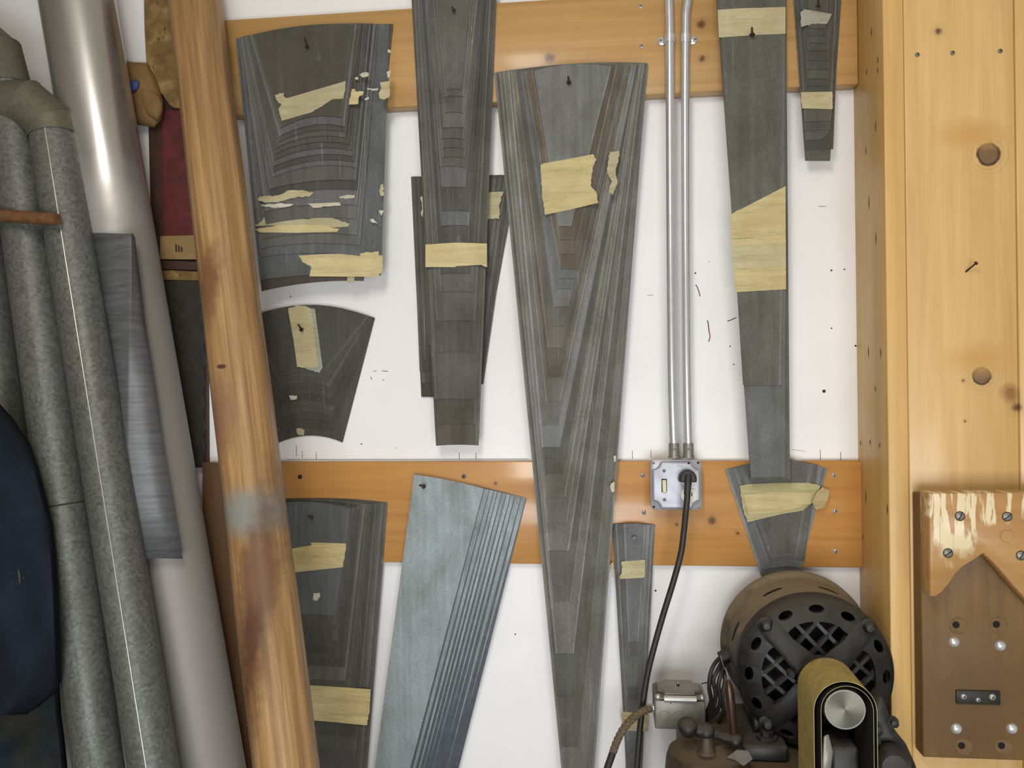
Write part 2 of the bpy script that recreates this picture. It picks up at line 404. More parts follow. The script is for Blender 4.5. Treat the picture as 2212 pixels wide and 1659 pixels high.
_screw = None
def screw(px, py, dep, r=.0045, parent=None, mat_=None, name='screw', tilt=0.6):
    """a pan-head screw with a cross slot; shared mesh"""
    global _screw
    key = (mat_ or M['steel'])
    if _screw is None: _screw = {}
    if key.name not in _screw:
        vs_, fs = lathe_data([(0, -.55), (.35, -.52), (.75, -.36), (1, 0), (1, .2)], 16)
        fm = [0] * len(fs)
        for (a, b) in ((.62, .13), (.13, .62)):
            s = len(vs_)
            vs_ += [(x, y, z) for y in (-.57, -.3) for x, z in ((-a, -b), (a, -b), (a, b), (-a, b))]
            fs += [(s, s + 1, s + 2, s + 3), (s, s + 4, s + 5, s + 1), (s + 1, s + 5, s + 6, s + 2), (s + 2, s + 6, s + 7, s + 3), (s + 3, s + 7, s + 4, s)]
            fm += [1] * 5
        o = mesh('screw', vs_, fs, [key, M['black']], None, fm=fm); smoothen(o)
        _screw[key.name] = o.data; bpy.data.objects.remove(o)
    o = bpy.data.objects.new(name, _screw[key.name]); COL.objects.link(o)
    o.location = P(px, py, dep); o.scale = (r, r, r); o.rotation_euler = (0, tilt, 0)
    setparent(o, parent)
    return o

# post depth: its side face runs from the wall corner to the front edge
DEP_POST = .196
build_materials()

# ------------------------------------------------------------------ the setting
XW0, XW1 = -1.47, P(1851, 800, 0).x
ZF, ZC = -1.68, 1.24
XL = -1.47
wall = box('wall_back', (XW0, 0, ZF), (1.35, .08, ZC), M['wall']); wall['kind'] = 'structure'
wall['label'] = 'white panelled back wall'
fl = box('floor', (XW0, -3.6, ZF - .05), (1.35, .08, ZF), M['floor']); fl['kind'] = 'structure'
cl = box('ceiling', (XL, -2.6, ZC), (1.35, .08, ZC + .05), M['ceiling']); cl['kind'] = 'structure'
lw = box('wall_left', (XL - .08, -2.6, ZF), (XL, .08, ZC), M['sidewall']); lw['kind'] = 'structure'

zt, zb = P(1500, 996, .019).z, P(1500, 1222.5, .019).z
def board(name, label, x0, x1, z0, z1, th, mat_):
    o = box(name, (x0, -th, z0), (x1, -.0002, z1), mat_, None, .0015, 1)
    return tag(o, label, 'board')
up = board('mounting_board', 'upper thick pine board across the white wall, behind the hanging templates', P(470, 40, .038).x, P(1855, 178, .038).x - .001,
           P(1500, 199, .038).z, P(889, 18, .038).z, .038, M['upper'])
lo = board('mounting_board', 'lower varnished pine board carrying the electrical box', P(437, 1000, .019).x, P(1867, 1000, .019).x - .003, zb, zt, .019, M['lower'])
for px, py in ((1384, 14), (1386, 100)): screw(px, py, .038, .005, up)
for px, py, mt in ((1002, 1029, 'dullsteel'), (1388, 1027, 'steel'), (1391, 1107, 'steel'), (1801, 1027, 'steel'), (1804, 1104, 'steel'), (1805, 1191, 'steel')):
    screw(px, py, .0195, .0052, lo, M[mt], tilt=random.random())
screw(648, 1030, .0195, .005, lo, M['rustnail'])

post = box('wooden_post', (XW1, -DEP_POST, ZF), (XW1 + .036, 0, ZC), M['post'], None, .002, 2)
tag(post, 'pale vertical stud standing out from the wall beside the white panel', 'post')
def dash(px, py, h, parent):
    """nail slot on the post's shaded side: a shallow pointed pocket. px runs across the side face"""
    k = (px - 1851 - (py - 800) * .0135) / 66.0
    y = -DEP_POST * max(.03, min(.96, 1 / (1 + (1 - k) * .0) * k))
    z = P(px, py, -y).z; h = h * .0005
    vs_ = [(XW1 - .0003, y, z + h), (XW1 - .0003, y - .004, z), (XW1 - .0003, y, z - h), (XW1 - .0003, y + .004, z),
           (XW1 + .001, y, z + h), (XW1 + .001, y - .004, z), (XW1 + .001, y, z - h), (XW1 + .001, y + .004, z)]
    return mesh('nail_hole', vs_, [(0, 1, 2, 3), (7, 6, 5, 4), (0, 4, 5, 1), (1, 5, 6, 2), (2, 6, 7, 3), (3, 7, 4, 0)], M['slot'], parent)
for px, py, h in ((1884, 70, 22), (1897, 130, 18), (1874, 155, 14), (1897, 152, 14), (1893, 273, 26), (1872, 325, 18), (1879, 438, 30), (1894, 515, 30), (1878, 760, 26),
                  (1904, 762, 22), (1893, 840, 14), (1882, 955, 12), (1860, 957, 12), (1902, 962, 12), (1872, 1075, 40), (1918, 1100, 24), (1866, 1160, 14)):
    dash(px, py, h, post)

def vboard(name, label, pa, pb, off=0.0):
    x0, x1 = P(pa, 500, DEP_POST + off).x, P(pb, 500, DEP_POST + off).x
    o = box(name, (x0, -DEP_POST - off, ZF), (x1, -DEP_POST - off + .022, ZC), M['knotty'], None, .0025, 2)
    return tag(o, label, 'board')
kb = vboard('knotty_board', 'wide knotty pine board with a bent nail and two large round knots', 1957.5, 2196, -.001)
vboard('knotty_board', 'pine board at the far right edge of the picture', 2198, 2380, .0015)
for px, py in ((1982, 118), (2058, 114), (2161, 110)): screw(px, py, DEP_POST, .0042, kb, M['dullsteel'])
nl = thing('bent_nail', 'small rusty nail sticking out of the knotty pine board', 'nail', P(2084, 589, DEP_POST))
n0, n1 = P(2084, 589, DEP_POST - .004), P(2108, 569, DEP_POST + .02)
sweep('shank', [n0, n1], .0016, M['rustnail'], nl, 8)
lathe('head', [(0, 0), (.0036, 0), (.0036, .0014), (0, .0016)], n1, M['rustnail'], nl, 10, axis=(n1 - n0))

# pencil ticks, holes and scuffs on the white wall
def mark(name, pts, wd, mat_):
    path = [P(x, y, .0004) for x, y in pts]
    return sweep(name, path, wd, mat_, wall, 4, caps=True, smooth=False)
for x, y0, y1 in ((640, 962, 985), (653, 973, 990), (683, 977, 992), (992, 978, 993), (1028, 978, 993), (1366, 974, 991), (1406, 972, 990), (1772, 972, 993), (1816, 977, 994)):
    mark('pencil_mark', [(x, y0), (x + .4, y1)], .0006, M['pencil'])
mark('pencil_line', [(620, 992.5), (1140, 991.5)], .0004, M['pencil'])
mark('pencil_mark', [(1710, 971), (1740, 975)], .0003, M['pencil'])
mark('scuff', [(1503, 615), (1507, 622), (1511, 634), (1512, 640)], .0012, M['scuff'])
mark('scuff', [(1528, 692), (1530, 700), (1532, 718), (1534, 727), (1531, 738)], .0013, M['scuff'])
mark('scuff', [(1571, 694), (1577, 692), (1590, 686)], .001, M['pencil'])
mark('scuff', [(806, 802), (814, 801)], .0006, M['pencil']); mark('scuff', [(825, 801), (838, 802)], .0007, M['pencil'])
mark('scuff', [(801, 814), (803, 820)], .0008, M['pencil']); mark('scuff', [(826, 820), (830, 822)], .0006, M['pencil'])
mark('scuff', [(1398, 638), (1412, 637)], .0004, M['pencil']); mark('scuff', [(1768, 446), (1784, 446)], .0005, M['pencil'])
for x, y, r in ((1780, 845, .0035), (1796, 584, .002), (1824, 582, .0016), (1796, 709, .0016), (781, 959, .0016), (1502, 590, .0018), (1532, 565, .001), (1113, 1370, .0016),
                (1848, 747, .002), (1577, 748, .0014), (1585, 787, .0014), (628, 641, .0014), (1416, 1276, .0022), (1329, 1617, .0014), (856, 968, .001)):
    c = P(x, y, 0)
    lathe('wall_hole', [(0, 0), (r, 0), (r, .001), (0, .001)], c - V((0, .0006, 0)), M['hole'], wall, 10)

# ------------------------------------------------------------------ template stacks
def outline_sheet(name, TL, TR, BR, BL, st, sb, dep, th, parent, color, edges, tilt, bottom_cut=None):
    wt = max(8.0, abs(TR[0] - TL[0])); wb = max(8.0, abs(BR[0] - BL[0]))
    el, er = edges
    m_ = 9
    ts = [0.0] + [k / m_ for k in range(1, m_)] + [1.0]
    tt = sorted(set([0.0, min(.09, el / wt), 1 - min(.09, er / wt), 1.0] + ts)); n = len(tt)
    tb = sorted([0.0, min(.09, el / wb), 1 - min(.09, er / wb), 1.0] + ts[1:-1])
    f = tilt or (lambda y: 0)
    top = [(TL[0] + (TR[0] - TL[0]) * t, TL[1] + (TR[1] - TL[1]) * t - st * 4 * t * (1 - t)) for t in tt]
    bot = [(BL[0] + (BR[0] - BL[0]) * t, BL[1] + (BR[1] - BL[1]) * t - sb * 4 * t * (1 - t)) for t in tb]
    if bottom_cut: bot = [(x, y - bottom_cut * max(0, t - .62) / .38) for (x, y), t in zip(bot, tb)]
    vs_ = [P(x, y, dep + th + f(y)) for x, y in top] + [P(x, y, dep + th + f(y)) for x, y in bot]
    nn = len(vs_); vs_ += [p + V((0, th, 0)) for p in vs_]
    fs, fm = [], []
    for i in range(n - 1):
        e = 1 if (i == 0 and el > 0) or (i == n - 2 and er > 0) else 0
        fs.append((i, i + n, i + 1 + n, i + 1)); fm.append(e)
        fs.append((nn + i, nn + i + 1, nn + i + 1 + n, nn + i + n)); fm.append(0)
        fs.append((i, i + 1, nn + i + 1, nn + i)); fm.append(1)
        fs.append((n + i, nn + n + i, nn + n + i + 1, n + i + 1)); fm.append(0)
    fs += [(0, nn, nn + n, n), (n - 1, n + n - 1, nn + n + n - 1, nn + n - 1)]; fm += [1, 1]
    return mesh(name, vs_, fs, [MAT0, MAT1], parent, fm=fm, color=color)
MAT0 = None
GREY = [srgb(98, 96, 88, .80), srgb(104, 104, 98, .80), srgb(92, 90, 80, .80), srgb(108, 110, 110, .80), srgb(100, 98, 92, .80), srgb(112, 114, 116, .80), srgb(96, 92, 84, .80)]
DARK = [srgb(84, 82, 74, .68), srgb(90, 88, 80, .68), srgb(80, 79, 72, .68), srgb(94, 93, 88, .68), srgb(86, 82, 74, .68)]
BLUE = [srgb(140, 149, 150, .95), srgb(132, 141, 143, .95), srgb(144, 153, 154, .95), srgb(136, 145, 148, .95)]
def torn(pts):
    """roughen the short, torn sides of a piece of tape; its long machine-cut sides stay straight"""
    out = []
    for (x0, y0), (x1, y1) in zip(pts, pts[1:] + pts[:1]):
        out.append((x0, y0)); L = math.hypot(x1 - x0, y1 - y0)
        if 7 < L < 44:
            n = int(L / 4.5); nx, ny = -(y1 - y0) / L, (x1 - x0) / L
            for k in range(1, n):
                j = random.uniform(-1.3, 1.3); out.append((x0 + (x1 - x0) * k / n + nx * j, y0 + (y1 - y0) * k / n + ny * j))
    return out
class Stack:
    def __init__(s, label, keys, bottoms, dep, pitch=.0013, th=.0009, st=0, sb=0, tilt=None, pal=GREY, mat_=None, jit=1.0, edge=.55, ewid=3.0, cuts=None, hues=None, emat=None, redge=None):
        global MAT0, MAT1
        MAT0 = mat_ or M['sheet']; MAT1 = emat or M['sheet_edge']
        k_last = keys[-1]
        base = P((k_last[0][0] + k_last[1][0]) / 2, (k_last[0][1] + k_last[1][1]) / 2, dep)
        s.root = thing('template_stack', label, 'templates', base, 'sheet-metal template stacks hung on the wall')
        s.tilt = tilt or (lambda y: 0); s.dep = dep; s.pitch = pitch; s.n = len(bottoms); s.bottoms = bottoms; s.th = th
        yk = [(k[2][1] + k[3][1]) / 2 for k in keys]
        for i, yb in enumerate(bottoms):
            j = 0
            while j < len(keys) - 2 and yb > yk[j + 1]: j += 1
            t = (yb - yk[j]) / max(1e-6, yk[j + 1] - yk[j]); t = max(-.3, min(1.3, t))
            c = [tuple(keys[j][q][a] * (1 - t) + keys[j + 1][q][a] * t for a in (0, 1)) for q in range(4)]
            J = lambda a: random.uniform(-a, a) * jit
            TL, TR, BR, BL = [(x + J(2.2), y + J(.9)) for x, y in c]
            dy = yb - (c[2][1] + c[3][1]) / 2
            BR = (BR[0], BR[1] + dy); BL = (BL[0], BL[1] + dy)
            av = [sum(c_[q] for c_ in pal) / len(pal) for q in range(3)]
            col = random.choice(pal); g = random.uniform(.88, 1.12); mx_ = .45
            if hues and i in hues: col = hues[i]; g = 1; mx_ = .2
            col = [col[q] * (1 - mx_) + av[q] * mx_ for q in range(3)]
            col = (col[0] * g, col[1] * g, col[2] * g, 1)
            ed = (random.uniform(.6, 1) * ewid if random.random() < edge else 0.0, random.uniform(.6, 1) * ewid if random.random() < edge else 0.0)
            if redge: ed = (0.0, redge)
            fst = st(i) if callable(st) else st; fsb = sb(i) if callable(sb) else sb
            outline_sheet('sheet', TL, TR, BR, BL, fst, fsb, dep + (s.n - 1 - i) * pitch, th, s.root, col, ed, s.tilt, (cuts or {}).get(i))
    def front(s, py):
        """depth of the face met first at height py"""
        for i, yb in enumerate(s.bottoms):
            if yb > py + 4: return s.dep + (s.n - 1 - i) * s.pitch + s.th
        return s.dep + s.th
    def tape(s, pts, color=None, name='masking_tape', lift=.0004, at=None):
        py = min(p[1] for p in pts)
        d = s.front(py if at is None else at) + lift
        c = color or random.choice([srgb(214, 200, 152), srgb(208, 192, 140), srgb(216, 204, 160)])
        o = slab(name, torn(pts), d, .0006, M['tape'], s.root, c, s.tilt)
        s.last = o; s.ldep = d + .0006
        return o
    def scribble(s, x0, y0, wdt, hgt, rows, slope=0.0, seed=1):
        """faint pencilled handwriting on the last tape"""
        rnd = random.Random(seed)
        for r in range(rows):
            y = y0 + hgt * (r + .5) / rows; x = x0 + rnd.uniform(0, wdt * .15); pts = []
            end = x0 + wdt * rnd.uniform(.75, 1)
            while x < end:
                pts.append(P(x, y + slope * (x - x0) + rnd.uniform(-1, 1) * hgt / rows * .30, s.ldep + .0001 + s.tilt(y))); x += rnd.uniform(1.6, 3.2)
            if len(pts) > 2:
                sweep('handwriting', pts, .00022, M['scribble'], None, 3, caps=False, smooth=False)
                o = COL.objects[-1]; setparent(o, s.last)
M['scribble'] = plain('pencil_writing', srgb(160, 146, 110), .8, 0, .1, 60)
def nail(label, p0, p1, d0, out=.014, r=.0022, mat_=None):
    a, b = P(*p0, d0 - .004), P(*p1, d0 + out)
    t = thing('hanging_nail', label, 'nail', a)
    sweep('shank', [a, a.lerp(b, .5) + V((0, 0, .0006)), b], r * .75, mat_ or M['rustnail'], t, 8)
    lathe('head', [(0, -.001), (r * 1.7, -.0008), (r * 1.9, .0006), (0, .0018)], b, mat_ or M['rustnail'], t, 12, axis=(b - a))
def lerp(a, b, t): return a + (b - a) * t
TAPE1, TAPE2, TAPE3, PALE = srgb(220, 204, 152), srgb(206, 196, 156), srgb(196, 188, 152), srgb(222, 218, 200)

# T1 ------ large curved stack, upper left
tl1 = lambda y: max(0, (y - 60) / 560) ** 1.3 * .022
s = Stack('large square-topped stack of curved grey templates under the upper board, torn tape across it',
    [((546, 76), (765, 53), (740, 256), (606, 277)), ((526, 80), (800, 51), (769, 357), (588, 379)), ((516, 82), (820, 52), (778, 553), (560, 557)),
     ((511, 83), (842, 52), (824, 597), (562, 607)), ((509, 84), (847, 52), (790, 606), (566, 628))],
    [266, 284, 297, 309, 322, 335, 349, 361, 372, 400, 418, 450, 478, 512, 533, 554, 600, 618], .040, .0026, .0018, st=lambda i: 9, sb=lambda i: 14 if i < 9 else 8,
    tilt=tl1, pal=DARK + GREY, edge=.7, ewid=5,
    hues={0: srgb(84, 81, 68, .75), 12: srgb(104, 104, 98, .75), 13: srgb(106, 108, 106, .75), 14: srgb(112, 112, 108, .75), 15: srgb(110, 112, 112, .75), 16: srgb(104, 108, 110, .75), 17: srgb(70, 62, 52)})
s.tape([(594, 205), (614, 200), (612, 207), (620, 212), (747, 175), (746, 195), (742, 212), (720, 214), (700, 226), (690, 232), (668, 244), (608, 261), (601, 235), (608, 225), (598, 217)], TAPE3)
s.tape([(777, 161), (788, 156), (797, 158), (795, 165), (784, 167)], PALE, 'tape_scrap'); s.tape([(766, 168), (773, 166), (774, 171), (768, 172)], PALE, 'tape_scrap')
s.tape([(760, 192), (767, 192), (768, 197), (786, 198), (783, 205), (776, 208), (774, 224), (753, 226), (754, 214), (757, 210)], TAPE1, 'tape_scrap')
s.tape([(792, 190), (800, 191), (817, 190), (815, 196), (806, 196), (794, 193)], PALE, 'tape_scrap'); s.tape([(787, 214), (796, 209), (797, 214), (789, 217)], PALE, 'tape_scrap')
s.tape([(821, 178), (842, 175), (841, 210), (829, 216), (820, 213), (818, 202), (824, 190)], TAPE2, 'tape_scrap'); s.tape([(835, 155), (843, 152), (842, 166), (837, 168)], PALE, 'tape_scrap')
s.tape([(838, 106), (845, 109), (843, 115), (837, 112)], PALE, 'tape_scrap')
s.tape([(556, 432), (562, 424), (600, 422), (612, 418), (625, 411), (655, 411), (678, 417), (670, 424), (640, 426), (612, 434), (602, 437), (570, 437)], TAPE2)
s.tape([(733, 424), (766, 421), (766, 427), (735, 429)], PALE, 'tape_scrap')
s.tape([(562, 443), (600, 439), (634, 441), (625, 446), (605, 449), (575, 447)], PALE, 'tape_scrap'); s.tape([(664, 440), (733, 437), (737, 444), (712, 446), (676, 449)], PALE, 'tape_scrap')
s.tape([(547, 488), (560, 481), (580, 462), (610, 463), (640, 472), (665, 474), (680, 467), (706, 467), (735, 477), (755, 483), (752, 489), (715, 492), (690, 486), (640, 485), (590, 487)], TAPE3, at=500)
s.tape([(549, 495), (575, 491), (600, 486), (650, 485), (700, 486), (718, 492), (733, 494), (728, 501), (640, 503), (560, 502)], TAPE1, at=505, lift=.0014)
s.tape([(645, 552), (700, 549), (780, 547), (818, 543), (818, 551), (826, 552), (826, 585), (818, 596), (800, 598), (668, 597), (672, 576), (655, 567)], TAPE1, at=560)
s.tape([(822, 399), (828, 397), (829, 422), (823, 424), (820, 416)], TAPE2, 'tape_scrap'); s.tape([(818, 455), (829, 455), (824, 466)], PALE, 'tape_scrap'); s.tape([(799, 474), (806, 472), (816, 482), (803, 481)], PALE, 'tape_scrap')
s.tape([(750, 598), (766, 598), (764, 611), (752, 611)], TAPE3, 'tape_scrap')
nail('dark nail holding the large square-topped template stack', (657, 75), (663, 101), s.front(90) , .010)

# T2 ------ small dark fan
s = Stack('small dark fan-shaped stack with a vertical strip of tape, right of the wooden pole',
    [((545, 683), (796, 684), (710, 800), (600, 806)), ((532, 690), (812, 687), (738, 955), (597, 957))],
    [806, 818, 830, 842, 853, 866, 879, 892, 906, 922, 940, 956], .003, .0012, st=lambda i: 25, sb=lambda i: 16, pal=DARK, edge=.4, ewid=5)
s.tape([(660, 663), (680, 667), (697, 795), (690, 806), (672, 800), (652, 792), (640, 745)], srgb(172, 176, 158), at=700)
s.tape([(622, 667), (640, 660), (661, 661), (672, 668), (687, 790), (672, 796), (660, 794), (642, 793), (634, 735)], TAPE2, at=700, lift=.0012)
s.scribble(640, 672, 26, 24, 2, 0, 3); s.scribble(642, 722, 34, 34, 3, 0, 5)
s.tape([(640, 926), (650, 925), (658, 929), (656, 941), (645, 940), (641, 934)], TAPE3, 'tape_scrap'); s.tape([(624, 855), (642, 854), (641, 862), (628, 864)], PALE, 'tape_scrap')
nail('dark nail through the tape of the small fan-shaped stack', (643, 699), (651, 712), s.front(700) + .002, .012, .0026)

# T3 ------ lower left stack
s = Stack('dark stack with two pale tapes on the lower board, partly behind the wooden pole',
    [((588, 1088), (757, 1098), (725, 1331), (596, 1325)), ((578, 1084), (790, 1090), (752, 1480), (600, 1476)), ((570, 1082), (838, 1086), (785, 1760), (600, 1755))],
    [1328, 1348, 1358, 1372, 1384, 1396, 1410, 1424, 1440, 1470, 1505, 1560, 1590, 1620, 1660, 1700, 1757], .0205, .0013, st=lambda i: 8, sb=2, pal=DARK + GREY[:3], edge=.75, ewid=4,
    hues={0: srgb(106, 110, 112, .75)})
s.tape([(600, 1190), (672, 1178), (672, 1172), (747, 1174), (745, 1200), (741, 1225), (640, 1236), (600, 1240)], TAPE1, at=1200)
s.scribble(645, 1186, 55, 40, 3, -.06, 8); s.scribble(708, 1212, 20, 9, 1, 0, 9)
s.tape([(620, 1478), (700, 1482), (801, 1489), (798, 1540), (792, 1567), (700, 1558), (620, 1552)], TAPE1, at=1500)
s.scribble(690, 1520, 60, 12, 1, 0, 10)
s.tape([(677, 1281), (690, 1280), (692, 1288), (684, 1298), (676, 1296)], PALE, 'tape_scrap')
nail('small dark nail holding the taped stack on the lower board', (664, 1115), (673, 1118), s.front(1118), .012)

# T5 ------ stack behind T4 (built first, it hangs nearer the wall)
s = Stack('dark stack mostly hidden behind the two long wedge stacks',
    [((930, 386), (1072, 384), (1030, 700), (938, 700)), ((890, 382), (1104, 379), (1046, 805), (908, 803)), ((888, 381), (1116, 378), (1038, 858), (912, 857))],
    [700, 745, 780, 803, 829, 858], .004, .0025, st=0, sb=0, pal=DARK, edge=.8, ewid=8)
s.tape([(1040, 416), (1087, 414), (1078, 445), (1079, 473), (1040, 472)], TAPE2)
s.tape([(908, 425), (914, 424), (916, 452), (913, 470), (909, 462), (912, 448)], PALE, 'tape_scrap')

# T4 ------ long wedge, left of the big one
tl4 = lambda y: max(0, y) / 960 * .006
s = Stack('long narrow stack of stepped templates with one wide cream tape, left of biggest wedge',
    [((938, -40), (1022, -40), (1002, 193), (965, 193)), ((926, -40), (1038, -40), (1004, 300), (954, 300)), ((918, -40), (1050, -40), (1014, 457), (951, 457)),
     ((908, -40), (1056, -40), (1022, 592), (953, 592)), ((898, -40), (1064, -40), (1029, 762), (938, 762)), ((892, -40), (1070, -40), (1032, 880), (941, 880)), ((888, -40), (1074, -40), (1035, 963), (942, 963))],
    [193, 209, 244, 276, 300, 320, 340, 361, 405, 457, 488, 592, 632, 694, 762, 863, 917, 963], .040, .0022, st=0, sb=2, tilt=tl4, th=.0016, pal=DARK + GREY, edge=.55, ewid=4,
    hues={17: srgb(90, 85, 74, .75), 16: srgb(84, 80, 70, .75), 14: srgb(88, 86, 78, .75), 10: srgb(104, 106, 110, .75)})
s.tape([(919, 528), (985, 524), (1052, 526), (1052, 577), (1040, 572), (985, 575), (984, 577), (919, 577)], TAPE1, at=530)
nail('dark nail at the top of the long narrow stepped stack', (976, 14), (980, 22), s.front(20), .012)

# T7 ------ biggest wedge
tl7 = lambda y: (y - 140) / 1500 * .004
s = Stack('biggest and longest wedge-shaped stack of templates, reaching past both boards',
    [((1152, 152), (1320, 144), (1236, 490), (1206, 490)), ((1132, 153), (1345, 143), (1248, 582), (1210, 582)), ((1112, 154), (1360, 142), (1214, 752), (1184, 752)),
     ((1097, 155), (1374, 140), (1210, 967), (1172, 967)), ((1087, 156), (1384, 139), (1226, 1130), (1180, 1130)), ((1077, 157), (1392, 138), (1240, 1412), (1200, 1412)),
     ((1072, 158), (1398, 138), (1254, 1615), (1212, 1615)), ((1069, 158), (1400, 137), (1276, 1750), (1222, 1750))],
    [490, 519, 550, 582, 602, 625, 663, 705, 752, 815, 868, 919, 967, 990, 1024, 1075, 1130, 1190, 1300, 1412, 1503, 1615, 1690, 1720, 1752], .041, .0020, .0015, st=lambda i: 9, sb=1.5,
    tilt=tl7, pal=[tuple(x * 1.4 for x in c[:3]) for c in GREY] + DARK[:2], edge=.6, ewid=4.5,
    hues={0: srgb(116, 118, 116, .85), 1: srgb(80, 68, 56), 2: srgb(90, 80, 66), 3: srgb(84, 74, 60), 4: srgb(104, 106, 104, .75), 5: srgb(102, 106, 108, .75), 8: srgb(92, 86, 74), 9: srgb(80, 74, 62), 14: srgb(80, 76, 68), 21: srgb(94, 92, 80, .75), 20: srgb(92, 92, 86, .75)})
s.tape([(1167, 357), (1180, 352), (1282, 333), (1288, 345), (1280, 365), (1276, 400), (1286, 412), (1293, 438), (1235, 452), (1178, 464), (1172, 430), (1170, 400)], srgb(214, 198, 144), at=360)
s.scribble(1185, 362, 80, 20, 1, -.1, 21)
for pl in ([(1317, 327), (1338, 326), (1336, 350), (1330, 364), (1334, 395), (1324, 421), (1314, 415), (1322, 392), (1311, 374), (1313, 350)],): s.tape(pl, TAPE3, 'tape_scrap', at=330)
s.tape([(1322, 1043), (1328, 1041), (1328, 1060), (1322, 1064), (1318, 1052)], PALE, 'tape_scrap'); s.tape([(1325, 985), (1331, 984), (1330, 997), (1326, 998)], PALE, 'tape_scrap')
nail('dark nail at the top of the biggest wedge stack', (1227, 163), (1229, 178), s.front(170), .010, .0026)

# T6 ------ bluish bright fan
s = Stack('clean bluish-grey stack of flared templates fanned to the right, hung by one corner',
    [((895, 1025), (1046, 1056), (859, 1790), (792, 1790)), ((895, 1025), (1137, 1076), (957, 1800), (792, 1800))],
    [1790, 1791.3, 1792.4, 1793.3, 1794.3, 1795.3, 1796.3, 1797.4, 1798.8, 1800], .0205, .0016, st=lambda i: 3, pal=BLUE, mat_=M['sheet_new'], jit=.25, emat=M['gap_shade'], redge=1.3)
nail('dark nail holding the clean bluish-grey fanned stack by its corner', (905, 1048), (915, 1051), s.front(1050), .016, .0026)

# T8 ------ small narrow
s = Stack('small narrow stack with a square tape, between the biggest wedge and the black power cord',
    [((1350, 1132), (1394, 1134), (1378, 1385), (1358, 1385)), ((1340, 1132), (1400, 1134), (1376, 1462), (1352, 1462)), ((1324, 1131), (1416, 1134), (1390, 1700), (1354, 1700))],
    [1387, 1416, 1430, 1463, 1484, 1510, 1600, 1660, 1700], .0205, .0014, st=2, sb=0, pal=GREY, edge=.5, ewid=4, hues={0: srgb(116, 118, 120, .75)})
s.tape([(1343, 1213), (1394, 1209), (1392, 1248), (1341, 1251), (1338, 1247), (1343, 1238)], TAPE2)
s.tape([(1341, 1541), (1350, 1537), (1402, 1545), (1400, 1580), (1350, 1578), (1343, 1560)], TAPE2)
s.tape([(1319, 1218), (1325, 1214), (1326, 1247), (1321, 1243)], TAPE2, 'tape_scrap')
nail('small bright nail holding the small narrow stack on the lower board', (1365, 1157), (1371, 1163), s.front(1160), .012, .0024, M['dullsteel'])

# T11 ----- fan on the lower board
s = Stack('fan-shaped stack wrapped in crumpled tape, on the lower board above the motor',
    [((1604, 1010), (1756, 1003), (1727, 1200), (1668, 1203)), ((1582, 1012), (1770, 1006), (1740, 1216), (1652, 1220)), ((1566, 1014), (1787, 1012), (1725, 1244), (1647, 1248))],
    [1200, 1206, 1214, 1220, 1230, 1246], .0205, .0016, st=lambda i: 13, sb=lambda i: 5, pal=GREY, edge=.6, ewid=5)
s.tape([(1597, 1050), (1615, 1046), (1680, 1043), (1750, 1043), (1772, 1050), (1765, 1075), (1750, 1090), (1735, 1103), (1690, 1110), (1615, 1128), (1607, 1108), (1602, 1080)], srgb(196, 188, 140), at=1050)
s.tape([(1606, 1068), (1680, 1062), (1752, 1064), (1750, 1090), (1690, 1106), (1618, 1112), (1612, 1090)], TAPE1, at=1060, lift=.002)
s.tape([(1755, 1082), (1764, 1064), (1776, 1052), (1792, 1060), (1788, 1080), (1778, 1098), (1764, 1101), (1758, 1094)], srgb(204, 186, 136), at=1060, lift=.006)

# T9 ------ long plain stack on the right
s = Stack('long plain grey stack with wide cream tape round its middle, right of conduits',
    [((1552, -40), (1697, -40), (1690, 700), (1596, 700)), ((1550, -40), (1697, -40), (1692, 832), (1606, 832)), ((1546, -40), (1698, -40), (1706, 1038), (1622, 1040))],
    [832, 1030, 1033, 1035, 1037, 1038, 1039], .043, .0042, .0034, st=0, sb=0, pal=GREY[:3], jit=.6, edge=.3, ewid=4,
    hues={0: srgb(98, 96, 88, .85), 1: srgb(104, 106, 104, .85)})
s.tape([(1550, 21), (1600, 18), (1697, 15), (1697, 73), (1640, 75), (1553, 81)], TAPE2)
s.tape([(1577, 463), (1600, 452), (1697, 402), (1698, 625), (1640, 628), (1588, 631)], TAPE1)
s.tape([(1579, 530), (1697, 528), (1698, 575), (1640, 578), (1584, 582)], TAPE2, lift=.0012, at=470)
s.tape([(1578, 470), (1660, 446), (1697, 440), (1697, 505), (1600, 515), (1580, 515)], TAPE1, lift=.0018, at=470)
nail('dark nail below the top tape of the long plain stack', (1624, 56), (1625, 75), s.front(70), .012, .0028)
# T10 ----- narrow one at the upper right
s = Stack('short narrow stack with two small tapes and a chipped corner, next to the wooden post',
    [((1742, -40), (1792, -40), (1786, 60), (1748, 60)), ((1726, -40), (1806, -40), (1790, 185), (1742, 185)), ((1720, -40), (1810, -40), (1796, 300), (1738, 302)), ((1712, -40), (1818, -40), (1801, 347), (1740, 346))],
    [62, 78, 92, 110, 131, 149, 170, 186, 225, 262, 281, 302, 322, 347], .041, .0017, st=0, sb=0, pal=DARK + GREY[:4], edge=.5, ewid=3, cuts={11: 22})
s.tape([(1729, 26), (1737, 20), (1797, 30), (1793, 40), (1785, 52), (1758, 51), (1738, 56), (1730, 58)], srgb(178, 176, 160), at=24)
s.tape([(1730, 199), (1798, 198), (1798, 236), (1732, 234)], TAPE2)
nail('dark nail at the top of the short narrow stack by the post', (1768, -2), (1768, 12), s.front(10), .012)

